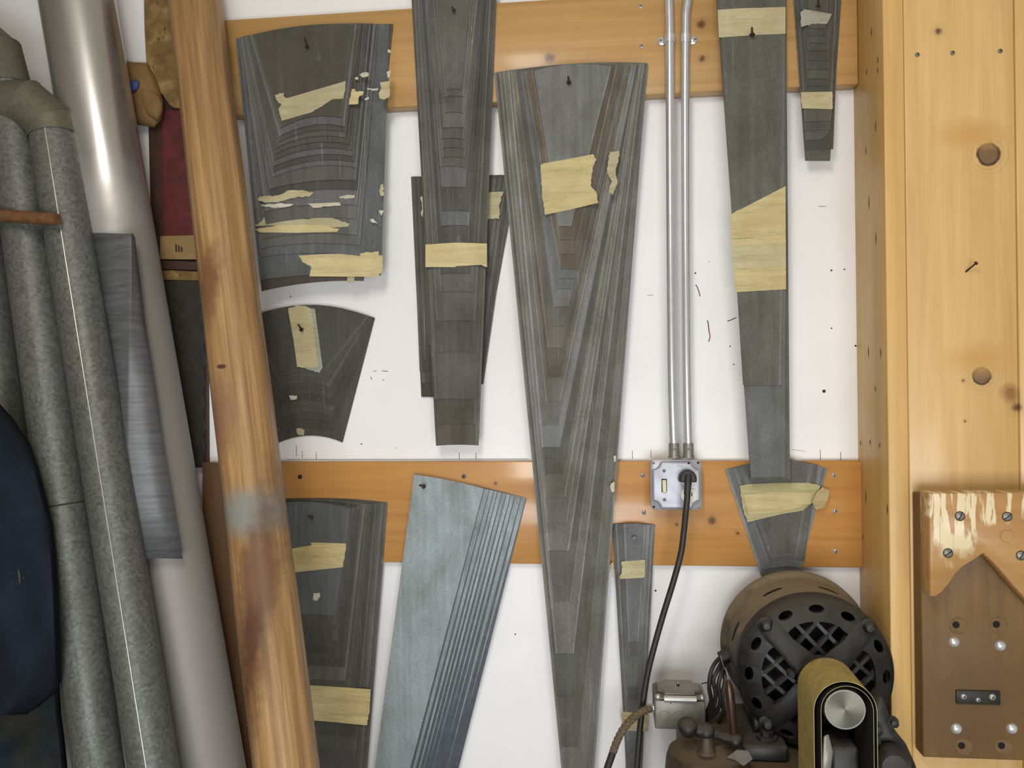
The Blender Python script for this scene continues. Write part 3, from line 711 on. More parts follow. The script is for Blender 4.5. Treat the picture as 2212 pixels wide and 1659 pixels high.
# ------------------------------------------------------------------ conduits, straps, switch box
def conduit(label, pts, sgn):
    t = thing('steel_conduit', label, 'conduit', P(*pts[-1], .05))
    path = spline([P(x, y, d) for x, y, d in [(p[0], p[1], .0485) for p in pts]], 8)
    sweep('tube', path, .0089, M['conduit'], t, 24)
    c = P(*pts[-1], .0485)
    lathe('connector', [(.0092, .014), (.0108, .014), (.0108, -.012), (.0120, -.012), (.0120, -.0165), (.0092, -.0165)], c + V((0, 0, .004)), M['dullsteel'], t, 24, axis=(0, 0, 1))
    sc_ = screw(0, 0, 0, .0042, t); sc_.location = c + V((0, -.0115, .008))
    # strap clamped over the upper board
    y = 84
    x = min(pts, key=lambda p: abs(p[1] - y))[0]; b = P(x, y, .0485)
    vs_, fs = [], []; n = 13
    prof = [(.0093 * cos(a), .0093 * sin(a)) for a in [pi * k / (n - 1) for k in range(n)]]
    for dz in (-.0085, .0085):
        for px_, py_ in prof: vs_.append((b.x + px_, b.y - py_, b.z + dz))
        for px_, py_ in prof: vs_.append((b.x + px_ * 1.17, b.y - py_ * 1.17, b.z + dz))
    for k in range(n - 1):
        fs += [(n + k, n + k + 1, 3 * n + k + 1, 3 * n + k), (k, 2 * n + k, 2 * n + k + 1, k + 1), (k, k + 1, n + k + 1, n + k), (2 * n + k, 3 * n + k, 3 * n + k + 1, 2 * n + k + 1)]
    st = mesh('strap', vs_, fs, M['steel'], t); smoothen(st)
    ex = b.x + sgn * .0195
    ear = [(b.x + sgn * .009, -.009), (ex, -.009), (ex + sgn * .006, -.004), (ex + sgn * .006, .004), (ex, .009), (b.x + sgn * .009, .009)]
    vs_ = [(x_, -.0405, b.z + z_) for x_, z_ in ear] + [(x_, -.0382, b.z + z_) for x_, z_ in ear]
    k = len(ear)
    e = mesh('strap_ear', vs_, [list(range(k)), list(range(2 * k - 1, k - 1, -1))] + [(i, (i + 1) % k, (i + 1) % k + k, i + k) for i in range(k)], M['steel'], t); bevel(e, .0008, 1)
    s2 = screw(0, 0, 0, .0042, t); s2.location = (ex, -.0408, b.z)
conduit('left of the two thin steel conduits running down to the switch box', [(1445, -150), (1445.5, 0), (1447, 84), (1448, 420), (1451, 800), (1456, 976)], -1)
conduit('right of the two thin steel conduits, bent at its top end', [(1515, -150), (1486, 0), (1481, 84), (1480.5, 420), (1483, 800), (1487, 976)], 1)

bx = thing('switch_box', 'square steel electrical box with an ivory toggle switch on the lower board', 'electrical box', P(1460, 1047, .02))
c = P(1460, 1047, .058); H = .0515
box('box_body', (c.x - .049, -.058, c.z - .049), (c.x + .049, -.0192, c.z + .049), M['boxsteel'], bx, .006, 3)
# cover plate: flat flange with a raised cross-shaped field, corners notched
def rrect(w_, h_, r, n=5):
    out = []
    for cx, cz, a0 in ((w_ - r, h_ - r, 0), (-w_ + r, h_ - r, pi / 2), (-w_ + r, -h_ + r, pi), (w_ - r, -h_ + r, 1.5 * pi)):
        out += [(cx + r * cos(a0 + pi / 2 * k / n), cz + r * sin(a0 + pi / 2 * k / n)) for k in range(n + 1)]
    return out
def flatplate(name, poly, y_front, th, mat_, parent, cx, cz, bev=0.0, seg=2):
    n = len(poly)
    vs_ = [(cx + x, y_front, cz + z) for x, z in poly] + [(cx + x, y_front + th, cz + z) for x, z in poly]
    o = mesh(name, vs_, [list(range(n)), list(range(2 * n - 1, n - 1, -1))] + [(i, (i + 1) % n, (i + 1) % n + n, i + n) for i in range(n)], mat_, parent)
    if bev: bevel(o, bev, seg)
    return o
flatplate('cover_flange', rrect(H, H, .009), -.0605, .0025, M['boxsteel'], bx, c.x, c.z, .0008, 1)
q, r_ = .0485, .0165
cross = []
for sx, sz, order in ((1, 1, 0), (-1, 1, 1), (-1, -1, 0), (1, -1, 1)):
    # concave quarter notch at each corner
    arc = [(q + .002 - r_ * sin(pi / 2 * k / 6) if order == 0 else q + .002 - r_ * cos(pi / 2 * k / 6), 0) for k in range(7)]
    pts = []
    for k in range(7):
        a = pi / 2 * k / 6
        x = q - r_ * (1 - cos(a)) * 0 - r_ * sin(a); z = q - r_ + r_ * (1 - cos(a)) - 0
        pts.append((x, z))
    pts = [(q - r_ * sin(pi / 2 * k / 6), q - r_ * cos(pi / 2 * k / 6)) for k in range(7)]
    if order: pts = pts[::-1]
    cross += [(sx * x, sz * z) for x, z in pts]
fld = flatplate('cover_field', cross, -.0715, .012, M['boxsteel'], bx, c.x, c.z, .0045, 3)
for dx, dz in ((-.0455, .0455), (.0455, -.0455)): 
    o = screw(0, 0, 0, .0038, bx); o.location = (c.x + dx, -.0608, c.z + dz)
for dx, dz in ((.0455, .0455), (-.0455, -.0455), (.0255, .0455)):
    lathe('screw_hole', [(0, 0), (.0024, 0), (.0024, .002), (0, .002)], (c.x + dx, -.0719 if abs(dx) < .04 else -.0610, c.z + dz), M['black'], bx, 10)
for dz in (.030, -.029):
    o = screw(0, 0, 0, .0036, bx, M['boxsteel']); o.location = (c.x - .0245, -.0722, c.z + dz)
box('toggle_slot', (c.x - .0300, -.0724, c.z - .0135), (c.x - .0190, -.0700, c.z + .0135), M['black'], bx)
tg = mesh('toggle_switch', [(c.x - .0290, -.0722, c.z + .012), (c.x - .0200, -.0722, c.z + .012), (c.x - .0200, -.0722, c.z - .012), (c.x - .0290, -.0722, c.z - .012),
    (c.x - .0282, -.0765, c.z + .004), (c.x - .0208, -.0765, c.z + .004), (c.x - .0210, -.0860, c.z - .0125), (c.x - .0280, -.0860, c.z - .0125), (c.x - .0280, -.0790, c.z - .0150), (c.x - .0210, -.0790, c.z - .0150)],
    [(0, 4, 5, 1), (4, 7, 6, 5), (7, 8, 9, 6), (8, 3, 2, 9), (0, 3, 8, 7, 4), (1, 5, 6, 9, 2), (0, 1, 2, 3)], M['ivory'], bx)
bevel(tg, .0007, 1)
for cz_ in (.013, -.020):
    poly = []
    for k in range(28):
        a = 2 * pi * k / 28; poly.append((.0170 * cos(a), max(-.0142, min(.0142, .0172 * sin(a)))))
    flatplate('receptacle_face', poly, -.0745, .004, M['white_plastic'], bx, c.x + .025, c.z + cz_, .0012, 2)
for dx in (-.0055, .0055):
    box('outlet_slot', (c.x + .025 + dx - .0009, -.0748, c.z - .022), (c.x + .025 + dx + .0009, -.0740, c.z - .014), M['black'], bx)
# faint stamped marks above the outlet
for k, (dx, dz) in enumerate(((.004, .0405), (.008, .0400), (.012, .0395), (.030, .0400))):
    lathe('stamp', [(.0012, 0), (.002, 0), (.002, .0008), (.0012, .0008)], (c.x + dx, -.0719, c.z + dz), M['dullsteel'], bx, 10, closed=True)

pc = thing('power_cord', 'black power cord with plug hanging down from the switch box', 'cord', P(1487, 1032, .08))
pl = P(1486, 1030, .088)
poly = []
for k in range(25):
    a = pi * k / 24; poly.append((.0190 * cos(a), .0190 * sin(a) - .005))
poly += [(-.0190, -.011), (-.007, -.011), (.007, -.011), (.0190, -.011)]
n = len(poly)
vs_ = [(pl.x + x * .85, pl.y - .012, pl.z + z * .9) for x, z in poly] + [(pl.x + x, pl.y + .013, pl.z + z) for x, z in poly]
o = mesh('plug', vs_, [list(range(n)), list(range(2 * n - 1, n - 1, -1))] + [(i, (i + 1) % n, (i + 1) % n + n, i + n) for i in range(n)], M['rubber'], pc); bevel(o, .0025, 2)
path = [(1487, 1026, .097), (1486.5, 1046, .106), (1484.5, 1075, .108), (1481, 1110, .105), (1477, 1150, .10), (1471, 1195, .098), (1455, 1255, .098), (1432, 1330, .098), (1411, 1405, .099), (1396, 1470, .10), (1385, 1550, .105), (1377, 1640, .11), (1371, 1740, .115)]
sweep('cord', spline([P(*p) for p in path], 8), .0062, M['rubber'], pc, 14)
sweep('strain_relief', spline([P(1487, 1028, .101), P(1486, 1046, .1075), P(1484.3, 1068, .1085)], 5), [.0072] * 6 + [.0068] * 5, M['rubber'], pc, 14)

# ------------------------------------------------------------------ wooden fixture at the lower right
d0 = DEP_POST + .001; T1_, T2_ = .040, .046
wf = thing('wooden_fixture', 'thick two-layer wooden fixture with bolts and a notched upper block, on the knotty board', 'wooden fixture', P(2100, 1640, d0))
bl = [P(1987, 1062, d0 + T1_).x, P(2330, 1062, d0 + T1_).x, P(2100, 1640, d0 + T1_).z, P(2100, 1068, d0 + T1_).z]
o = box('base_plank', (bl[0], -d0 - T1_, bl[2]), (bl[1], -d0, bl[3]), M['shelfwood'], wf, .003, 2)
dn = d0 + T1_
ped = [(2007, 1066), (2009, 1288), (2021, 1289), (2036, 1278), (2052, 1258), (2064, 1240), (2080, 1224), (2100, 1212), (2124, 1195), (2145, 1214), (2168, 1240), (2190, 1266), (2212, 1290), (2240, 1320), (2330, 1330), (2330, 1064)]
zs = [P(x, y, dn + T2_) for x, y in ped]; k = len(zs)
vs_ = zs + [p + V((0, T2_, 0)) for p in zs]
o = mesh('notched_block', vs_, [list(range(k)), list(range(2 * k - 1, k - 1, -1))] + [(i, (i + 1) % k, (i + 1) % k + k, i + k) for i in range(k)], M['streak'], wf); bevel(o, .0015, 1, 60)
df = dn + T2_
for px, py in ((2074, 1115), (2176, 1116), (2048, 1195), (2206, 1200)):
    lathe('screw_hole', [(0, 0), (.0085, 0), (.0085, .0012), (0, .0012)], P(px, py, df + .0006), M['hole'], wf, 20)
    p = P(px, py, df + .0008)
    lathe('slotted_screw', [(0, -.0022), (.004, -.0018), (.0070, 0), (.0070, .001)], p, M['dullsteel'], wf, 18)
    a = random.uniform(.4, 1.2); u = V((cos(a), 0, sin(a))) * .0068; v = V((-sin(a), 0, cos(a))) * .0007; f0 = p + V((0, -.0024, 0))
    mesh('slot', [f0 + u + v, f0 + u - v, f0 - u - v, f0 - u + v], [(0, 1, 2, 3)], M['black'], wf)
lathe('wood_plug', [(0, -.0012), (.0105, -.0012), (.0115, 0), (.0115, .001)], P(2175, 1158, df), M['streak'], wf, 24)
for px, py in ((2070, 1352), (2157, 1351), (2082, 1613), (2168, 1613)):
    p = P(px, py, dn)
    lathe('counterbore', [(.0145, -.0012), (.0155, -.0002), (.0140, .0002), (.0130, -.0006)], p, M['plug_hole_wood'], wf, 28, closed=True)
    lathe('counterbore_floor', [(0, -.0004), (.0142, -.0004), (.0142, .001), (0, .001)], p, M['plug_hole_wood'], wf, 24)
    lathe('bolt_hole', [(0, 0), (.0062, 0), (.0062, .001), (0, .001)], p + V((-.004, -.0009, .002)), M['black'], wf, 16)
for px, py in ((2061, 1387), (2161, 1395), (2066, 1574), (2186, 1574)):
    lathe('bolt_head', [(0, -.0062), (.004, -.0057), (.0075, -.0038), (.0096, -.0008), (.0098, .001)], P(px, py, dn), M['steel'], wf, 24)
p0, p1 = P(2064, 1519, dn), P(2159, 1492, dn)
pt = box('metal_plate', (p0.x, -dn - .004, p0.z), (p1.x, -dn + .001, p1.z), M['blackpaint'], wf, .0008, 1)
for px, py, r in ((2082, 1505, .0052), (2113, 1512, .004), (2144, 1506, .0058)): screw(px, py, dn + .005, r, wf)

# ------------------------------------------------------------------ pipes and poles at the left
def cyl(name, a, b, r, mat_, parent=None, seg=40): return sweep(name, [a, a.lerp(b, .5), b], r, mat_, parent, seg)
def pipe_line(parent, a, b, r, px_, w_=.0009, mat_=None, k0=0.0, k1=1.0, bulge=.0008):
    """raised seam along a pipe; px_ = angle around it from the side facing the camera"""
    ax = (b - a).normalized(); pts = []
    for i in range(13):
        c_ = a.lerp(b, k0 + (k1 - k0) * i / 12); tc = (CAM - c_); tc = (tc - ax * tc.dot(ax)).normalized()
        pts.append(c_ + (tc * cos(px_) + ax.cross(tc) * sin(px_)) * (r + bulge * .2))
    return sweep('seam', pts, w_, mat_ or M['seam'], parent, 6)
def lean(pa, pb, da, db, z):
    """point at height z on the straight line through two sighted points"""
    a_, b_ = P(*pa, da), P(*pb, db); return a_.lerp(b_, (z - a_.z) / (b_.z - a_.z))

# wide aluminium pipe
al = thing('aluminium_pipe', 'wide shiny aluminium pipe leaning against the wall, left of the wooden pole', 'pipe', P(450, 1659, .16))
A0, A1 = lean((167, 0), (447, 1659), .125, .135, 1.0), lean((167, 0), (447, 1659), .125, .135, ZF + .004)
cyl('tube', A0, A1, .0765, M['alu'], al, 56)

# curled grey sheet standing round the pipe
cs = thing('curled_sheet', 'curled grey sheet-metal piece standing in front of the aluminium pipe', 'sheet metal', P(350, 1203, .20))
rows = []
for py, l, cr, r in ((505, 186, 278, 286), (512, 187, 281, 290), (600, 200, 282, 301), (700, 214, 281, 313), (820, 232, 278, 333), (960, 254, 277, 353), (1080, 276, 292, 374), (1206, 298, 314, 395)):
    f = .125 + .01 * py / 1659 + .0765
    rows.append([P(l, py - 2, f - .006), P(lerp(l, cr, .5), py - 1, f + .012), P(cr - 2, py, f + .036), P(cr + 2, py, f + .036), P(lerp(cr, r, .5), py, f + .024), P(r, py + 1, f + .006)])
vs_ = [p for r in rows for p in r]; nc = 6
fs = [(i * nc + j, i * nc + j + 1, (i + 1) * nc + j + 1, (i + 1) * nc + j) for i in range(len(rows) - 1) for j in range(nc - 1)]
o = mesh('sheet', vs_, fs, M['curl'], cs, True)
md = o.modifiers.new('t', 'SOLIDIFY'); md.thickness = .0016; md.offset = 1

# galvanised pipes
RG = .0455
ga = thing('galvanised_pipe', 'galvanised pipe with an elbow and a bright seam, next to the curled grey sheet', 'pipe', P(332, 1659, .29))
a, b = P(113, 283, .20), lean((113, 283), (332, 1659), .20, .30, ZF + .004)
cyl('tube', a, b, RG, M['galv'], ga)
pipe_line(ga, a, b, RG, .28, .0011)
ax = (a - b).normalized()
def ring(c_, n_, r, ref=V((0, -1, 0)), seg=36):
    u = (ref - n_ * ref.dot(n_)).normalized(); v = n_.cross(u)
    return [c_ + (u * cos(2 * pi * k / seg) + v * sin(2 * pi * k / seg)) * r for k in range(seg)]
def mitre(c_, d_, n_, r, seg=40):
    """section of a tube running along d_, cut by the plane through c_ with normal n_"""
    d_ = d_.normalized(); n_ = n_.normalized()
    return [p - d_ * ((p - c_).dot(n_) / d_.dot(n_)) for p in ring(c_, d_, r, seg=seg)]
def gore(name, c0, n0, c1, n1, r, mat_, parent, seg=40, d_=None):
    d_ = d_ or (c1 - c0)
    vs_ = mitre(c0, d_, n0, r, seg) + mitre(c1, d_, n1, r, seg)
    o = mesh(name, vs_, [(k, (k + 1) % seg, (k + 1) % seg + seg, k + seg) for k in range(seg)], mat_, parent); smoothen(o); return o
def joint(c_, d_, n_, r, parent, mat_=None, w_=.0014):
    p = mitre(c_, d_, n_, r); return sweep('joint_ring', p + [p[0]], w_, mat_ or M['galv'], parent, 6)
ea = P(110, 266, .20); e1 = P(62, 226, .205); e2 = P(-110, 219, .195)
d1, d2, d3 = (ea - a).normalized(), (e1 - ea).normalized(), (e2 - e1).normalized()
a0 = a - ax * .012
gore('elbow_gore', a0, ax, ea, (d1 + d2), RG * 1.05, M['galv_dark'], ga, d_=ax)
gore('elbow_gore', ea, (d1 + d2), e1, (d2 + d3), RG * 1.04, M['galv_dark'], ga)
gore('elbow_end', e1, (d2 + d3), e2, d3, RG * 1.03, M['galv_dark'], ga)
joint(a0, ax, ax, RG * 1.055, ga); joint(ea, d2, d1 + d2, RG * 1.05, ga, M['galv_dark'], .001); joint(e1, d3, d2 + d3, RG * 1.04, ga, M['galv_dark'], .001)

gb = thing('galvanised_pipe', 'middle galvanised pipe with a crimped joint low down, beside the dark navy jacket', 'pipe', P(214, 1659, .28))
a, b = P(12, 178, .185), lean((12, 178), (214, 1659), .185, .285, ZF + .004)
cyl('tube', a, b, RG, M['galv'], gb)
pipe_line(gb, a, b, RG, .30, .0007, M['galv'])
axb = (b - a).normalized(); j = lean((12, 178), (214, 1659), .185, .285, P(150, 1092, .25).z)
sweep('joint', ring(j, axb, RG * 1.004) + [ring(j, axb, RG * 1.004)[0]], .0016, M['hole'], gb, 6)
nb = (-axb + V((-1.0, 0, .55)).normalized()).normalized()
gore('elbow_gore', a + axb * .012, -axb, P(-6, 120, .17), nb, RG * 1.06, M['galv_dark'], gb, d_=-axb)
gore('elbow_end', P(-6, 120, .17), nb, P(-120, 20, .15), V((-1, 0, .75)), RG * 1.08, M['galv_dark'], gb)
gc = thing('galvanised_pipe', 'leftmost galvanised pipe, cut off by the picture edge above the navy jacket', 'pipe', P(100, 1659, .24))
cyl('tube', P(-72, 250, .17), lean((-72, 250), (84, 1659), .17, .23, ZF + .004), RG, M['galv'], gc)

rd = thing('wooden_peg', 'rust-brown round peg sticking out across the galvanised pipes', 'peg', P(-40, 462, .27))
a, b = P(-90, 459, .262), P(124, 474, .285)
a = b + (a - b) * ((b.x - XL) / (b.x - a.x))
sweep('peg_rod', [a, a.lerp(b, .97), b], [.0125, .0125, .0115], M['rod'], rd, 20)

# hewn wooden pole
wp = thing('wooden_pole', 'stout worn wooden pole with flat hewn facets and a grey smear, leaning against the wall', 'pole', P(619, 1659, .45))
sec = []
for k in range(60):
    th_ = -pi + 2 * pi * k / 60
    r = 1 + .050 * max(0, 1 - abs(th_ + .46) / .32) + .030 * max(0, 1 - abs(th_ + 1.25) / .30) + .03 * max(0, 1 - abs(th_ - .55) / .35)
    sec.append((r * cos(th_), r * sin(th_)))
a, b = lean((421, 0), (619, 1659), .088, .45, .93), lean((421, 0), (619, 1659), .088, .45, ZF + .004)
path = [a.lerp(b, k / 30) for k in range(31)]
o = sweep('shaft', path, [.0550 * (1 + .012 * sin(k * 1.3)) for k in range(31)], M['pole'], wp, section=sec, smooth=True, ang=15)

# weathered painted board behind the pole
pb = thing('painted_board', 'weathered board with maroon middle, yellow label and black lower half, behind the pole', 'board', P(400, 1000, .01))
slab('backing', [(312, -60), (440, -60), (448, 1010), (340, 1010)], .001, .012, M['maroondark'], pb)
slab('weathered_panel', [(310, -60), (440, -60), (445, 240), (374, 232), (366, 226), (352, 205), (335, 190), (316, 135), (312, 60)], .013, .016, M['weathered'], pb)
slab('red_panel', [(350, 238), (450, 238), (462, 512), (354, 512)], .013, .008, M['maroon'], pb)
lb = slab('paper_label', [(346, 510), (430, 508), (436, 560), (345, 560)], .013, .011, M['label'], pb)
for i in range(3): slab('print', [(378 + i * 6, 528 + i * 3), (382 + i * 6, 527 + i * 3), (383 + i * 6, 544), (379 + i * 6, 545)], .0242, .0002, M['ink'], lb)
slab('moulding', [(340, 562), (440, 566), (442, 584), (342, 580)], .013, .022, M['maroondark'], pb)
slab('moulding', [(342, 582), (442, 587), (444, 606), (345, 604)], .013, .014, M['weathered'], pb)
rag = [(440 + 2.5 * sin(k * 2.1) + random.uniform(-1.5, 1.5), 620 + k * 16) for k in range(25)]
slab('black_panel', [(330, 606), (446, 606)] + rag + [(440, 1010), (330, 1010)], .013, .010, M['blackpaint'], pb)
bp = slab('brown_plank', [(437, 1000), (530, 1000), (560, 1800), (440, 1800)], .022, .018, M['brownplank'])
tag(bp, 'dark brown plank standing in the gap between the aluminium pipe and the wooden pole', 'plank')

# tan work glove wedged behind the aluminium pipe
gl = thing('work_glove', 'tan leather lump with a blue patch wedged behind the aluminium pipe', 'glove', P(310, 270, .05))
def blob(name, out, dep, thick, mat_, parent, rings=5):
    cx = sum(p[0] for p in out) / len(out); cy = sum(p[1] for p in out) / len(out); vs_ = []; n = len(out)
    for k in range(rings + 1):
        t = sin(pi / 2 * k / rings); q_ = cos(pi / 2 * k / rings)
        for x, y in out: vs_.append(P(cx + (x - cx) * max(q_, .02), cy + (y - cy) * max(q_, .02), dep + thick * t))
    fs = [(k * n + i, k * n + (i + 1) % n, (k + 1) * n + (i + 1) % n, (k + 1) * n + i) for k in range(rings) for i in range(n)]
    fs += [list(range(n))[::-1], list(range(rings * n, rings * n + n))]
    return mesh(name, vs_, fs, mat_, parent, True)
blob('palm', [(258, 128), (285, 134), (318, 136), (332, 160), (344, 190), (352, 215), (354, 236), (348, 260), (334, 276), (312, 272), (290, 268), (278, 240), (270, 190)], .03, .028, M['tan'], gl)
blob('patch', [(276, 182), (282, 176), (292, 170), (302, 176), (301, 190), (292, 200), (280, 198)], .052, .016, M['blue'], gl)
blob('finger', [(300, 185), (322, 190), (344, 206), (352, 224), (350, 246), (340, 262), (318, 250), (300, 215)], .048, .016, M['tan'], gl)

# navy jacket and the dark garment below it
def drape(name, edge, y0, y1, dep, bulge, mat_, label, xl=-250, amp=.016, seed=3):
    t = thing(name, label, 'jacket', P(20, y1, dep)); rnd = random.Random(seed); ph = [rnd.uniform(0, 6) for _ in range(6)]
    nr, nc = 44, 30; vs_ = []
    for i in range(nr + 1):
        y = y0 + (y1 - y0) * i / nr
        for (ya, xa), (yb, xb) in zip(edge, edge[1:]):
            if ya <= y <= yb + 1e-6: xr = xa + (xb - xa) * (y - ya) / max(1e-6, yb - ya); break
        for j in range(nc + 1):
            u = j / nc; x = xl + (xr - xl) * u; s_ = (y - y0) / (y1 - y0)
            d = dep + bulge * sqrt(max(0, 1 - (2 * u - 1) ** 4)) + amp * (sin(u * 9 + s_ * 5 + ph[0]) + .7 * sin(u * 17 - s_ * 9 + ph[1]) * s_ + .6 * sin(s_ * 16 + u * 7 + ph[2]) * u)
            vs_.append(P(x, y + 5 * sin(u * 7 + ph[3]) * (s_ > .98), d))
    fs = [(i * (nc + 1) + j, i * (nc + 1) + j + 1, (i + 1) * (nc + 1) + j + 1, (i + 1) * (nc + 1) + j) for i in range(nr) for j in range(nc)]
    o = mesh('cloth', vs_, fs, mat_, t, True)
    md = o.modifiers.new('t', 'SOLIDIFY'); md.thickness = .003; md.offset = -1
    hem = [v + V((0, -.001, 0)) for v in vs_[nr * (nc + 1):]]
    sweep('hem', hem, .0022, mat_, t, 8)
    return t
drape('navy_jacket', [(866, -6), (875, 2), (905, 30), (930, 45), (950, 62), (985, 74), (1020, 86), (1075, 100), (1130, 114), (1200, 122), (1300, 127), (1400, 131), (1452, 132), (1482, 130), (1500, 116), (1520, 90), (1545, 60)],
      866, 1545, .325, .06, M['navy'], 'dark navy jacket hanging at the lower left edge of the picture')
drape('dark_garment', [(1470, 128), (1540, 132), (1600, 140), (1800, 160)], 1470, 1800, .27, .035, M['darkcloth'], 'very dark olive garment hanging below the navy jacket', seed=9)

# ------------------------------------------------------------------ motor with sanding drum
MX, MZ, RM = .3640, -.5305, .1385
DX, DZ = .3605, -.5190
mo = thing('electric_motor', 'old black electric motor with lattice vents and a dusty casing, below the fan-shaped stack', 'motor', (MX, -.2, MZ - RM - .02))
YF = -.245
# casing band
band = lathe('casing', [(RM - .010, -.055), (RM + .006, -.055), (RM + .008, -.062), (RM + .008, -.078), (RM + .004, -.084), (RM - .002, -.088), (RM - .002, -.232), (RM - .010, -.232)], (MX, 0, MZ), M['iron_band'], mo, 96, closed=True)
lathe('rear_cover', [(0, -.05), (RM - .004, -.05), (RM, -.058), (RM - .004, -.066), (0, -.066)], (MX, 0, MZ), M['iron'], mo, 64)
def arcslot(ang, half, y, hw, r=RM - .0015):
    pts = []
    for s1 in (-1, 1):
        for k in range(-5, 6):
            a_ = radians(ang) + radians(half) * k / 5 * (s1 * -1); e = sqrt(max(0, 1 - (k / 5) ** 2))
            pts.append(V((MX + r * cos(a_), y + s1 * hw * e, MZ + r * sin(a_))))
    n = len(pts); inn = [V((MX, p.y, MZ)).lerp(p, .985) for p in pts]
    return mesh('vent_slot', [V((MX, p.y, MZ)).lerp(p, 1.004) for p in pts] + inn, [list(range(n))] + [(i, (i + 1) % n, (i + 1) % n + n, i + n) for i in range(n)], M['black'], mo)
for ang in (115, 160, 205, 70, 25): arcslot(ang, 8.5, -.150, .0048)
# front bell: domed shell, windows and rim holes cut right through
prof = [(RM - .008, -.212), (RM + .0008, -.212), (RM + .0008, -.236), (RM - .004, -.248), (RM - .014, -.256), (.095, -.266), (.055, -.273), (.040, -.276), (.040, -.290), (.012, -.292),
        (.012, -.268), (.045, -.264), (.095, -.256), (RM - .018, -.249), (RM - .009, -.240)]
bell = lathe('front_bell', prof, (MX, 0, MZ), M['iron'], mo, 96, closed=True)
polys = []
def oval(r, ang, a_, b_):
    c_ = (MX + r * cos(ang), MZ + r * sin(ang)); u = (-sin(ang), cos(ang)); v = (cos(ang), sin(ang))
    return [(c_[0] + u[0] * a_ * cos(t) + v[0] * b_ * sin(t), c_[1] + u[1] * a_ * cos(t) + v[1] * b_ * sin(t)) for t in [2 * pi * k / 20 for k in range(20)]]
for q4 in range(4):
    for off in (-27, 0, 27): polys.append(oval(.1195, radians(90 + 90 * q4 + off), .0135, .0072))
    c4 = radians(90 + 90 * q4); fan = []
    ri, ro, hw = .040, .099, radians(36)
    for k in range(-6, 7):
        a_ = c4 - hw * k / 6; fan.append((MX + ro * (1 - .07 * (k / 6) ** 4) * cos(a_), MZ + ro * (1 - .07 * (k / 6) ** 4) * sin(a_)))
    for k in range(-3, 4):
        a_ = c4 + radians(16) * k / 3; fan.append((MX + ri * cos(a_), MZ + ri * sin(a_)))
    polys.append(fan)
cut(bell, prisms('cutter', polys, -.20, -.31))
# lattice bars behind each window
for q4 in range(4):
    c4 = radians(90 + 90 * q4); R_ = Matrix.Rotation(-c4 + pi / 2, 3, 'Y')
    for sgn in (-1, 1):
        for k in (-1.5, -.5, .5, 1.5):
            # bars at +-45 degrees to the window axis, in window-local coordinates
            t = .0285 * k; cx_, cz_ = 0.0, .073
            d_ = V((cos(radians(47)) * sgn, 0, sin(radians(47)))); nrm = V((-d_.z, 0, d_.x))
            mid = V((cx_, 0, cz_)) + nrm * t
            seg = []
            for kk in range(-30, 31):
                p = mid + d_ * (kk * .0025); r = sqrt(p.x ** 2 + p.z ** 2); an = math.degrees(math.atan2(p.x, p.z))
                if .040 < r < .106 and abs(an) < 40: seg.append(p)
            if len(seg) < 5: continue
            pts = [R_ @ p + V((MX, -.262 + .012 * (p.length - .04) / .06, MZ)) for p in (seg[0], seg[len(seg) // 2], seg[-1])]
            sweep('lattice_bar', pts, .0040, M['iron'], mo, section=[(1.3, -.8), (1.3, .8), (-1.2, 1.0), (-1.2, -1.0)], smooth=False)
# ribs between the windows and the bolts
for q4 in range(4):
    a_ = radians(45 + 90 * q4); d_ = V((cos(a_), 0, sin(a_)))
    sweep('rib', [V((MX, -.276, MZ)) + d_ * .035, V((MX, -.272, MZ)) + d_ * .08, V((MX, -.254, MZ)) + d_ * .122], [.024, .018, .020], M['iron'], mo, section=[(.22 * cos(t), sin(t)) for t in [2 * pi * k / 14 for k in range(14)]])
    p = V((MX, -.254, MZ)) + d_ * .126
    lathe('bolt', [(0, -.017), (.006, -.0165), (.0095, -.012), (.0105, -.006), (.0145, -.004), (.0150, .004)], p, M['iron'], mo, 16)
lathe('interior_shade', [(.03, -.200), (.115, -.195), (.125, -.205), (RM - .010, -.22)], (MX, 0, MZ), M['black'], mo, 48)  # black disc added inside the bell to paint its dark interior
cyl('shaft', V((MX, -.20, MZ)), V((MX, -.36, MZ)), .014, M['dullsteel'], mo, 24)
lathe('oil_cup', [(0, -.010), (.006, -.010), (.007, 0), (.005, .012), (0, .012)], (MX - .052, -.285, MZ + .012), M['iron'], mo, 14)
# motor feet
for sx in (-1, 1):
    x0 = MX + sx * .098
    o = box('foot', (x0 - .040, -.292, -.6755), (x0 + .040, -.085, -.646), M['iron'], mo, .006, 2)
    o = box('foot_web', (x0 - .012, -.235, -.65), (x0 + .022, -.10, MZ - .085), M['iron'], mo, .004, 2)
    lathe('foot_bolt', [(0, -.016), (.012, -.016), (.012, -.006), (.019, -.006), (.019, .002)], (x0 + .008, -.262, -.646), M['iron'], mo, 6 if sx > 0 else 8, axis=(0, 0, -1))
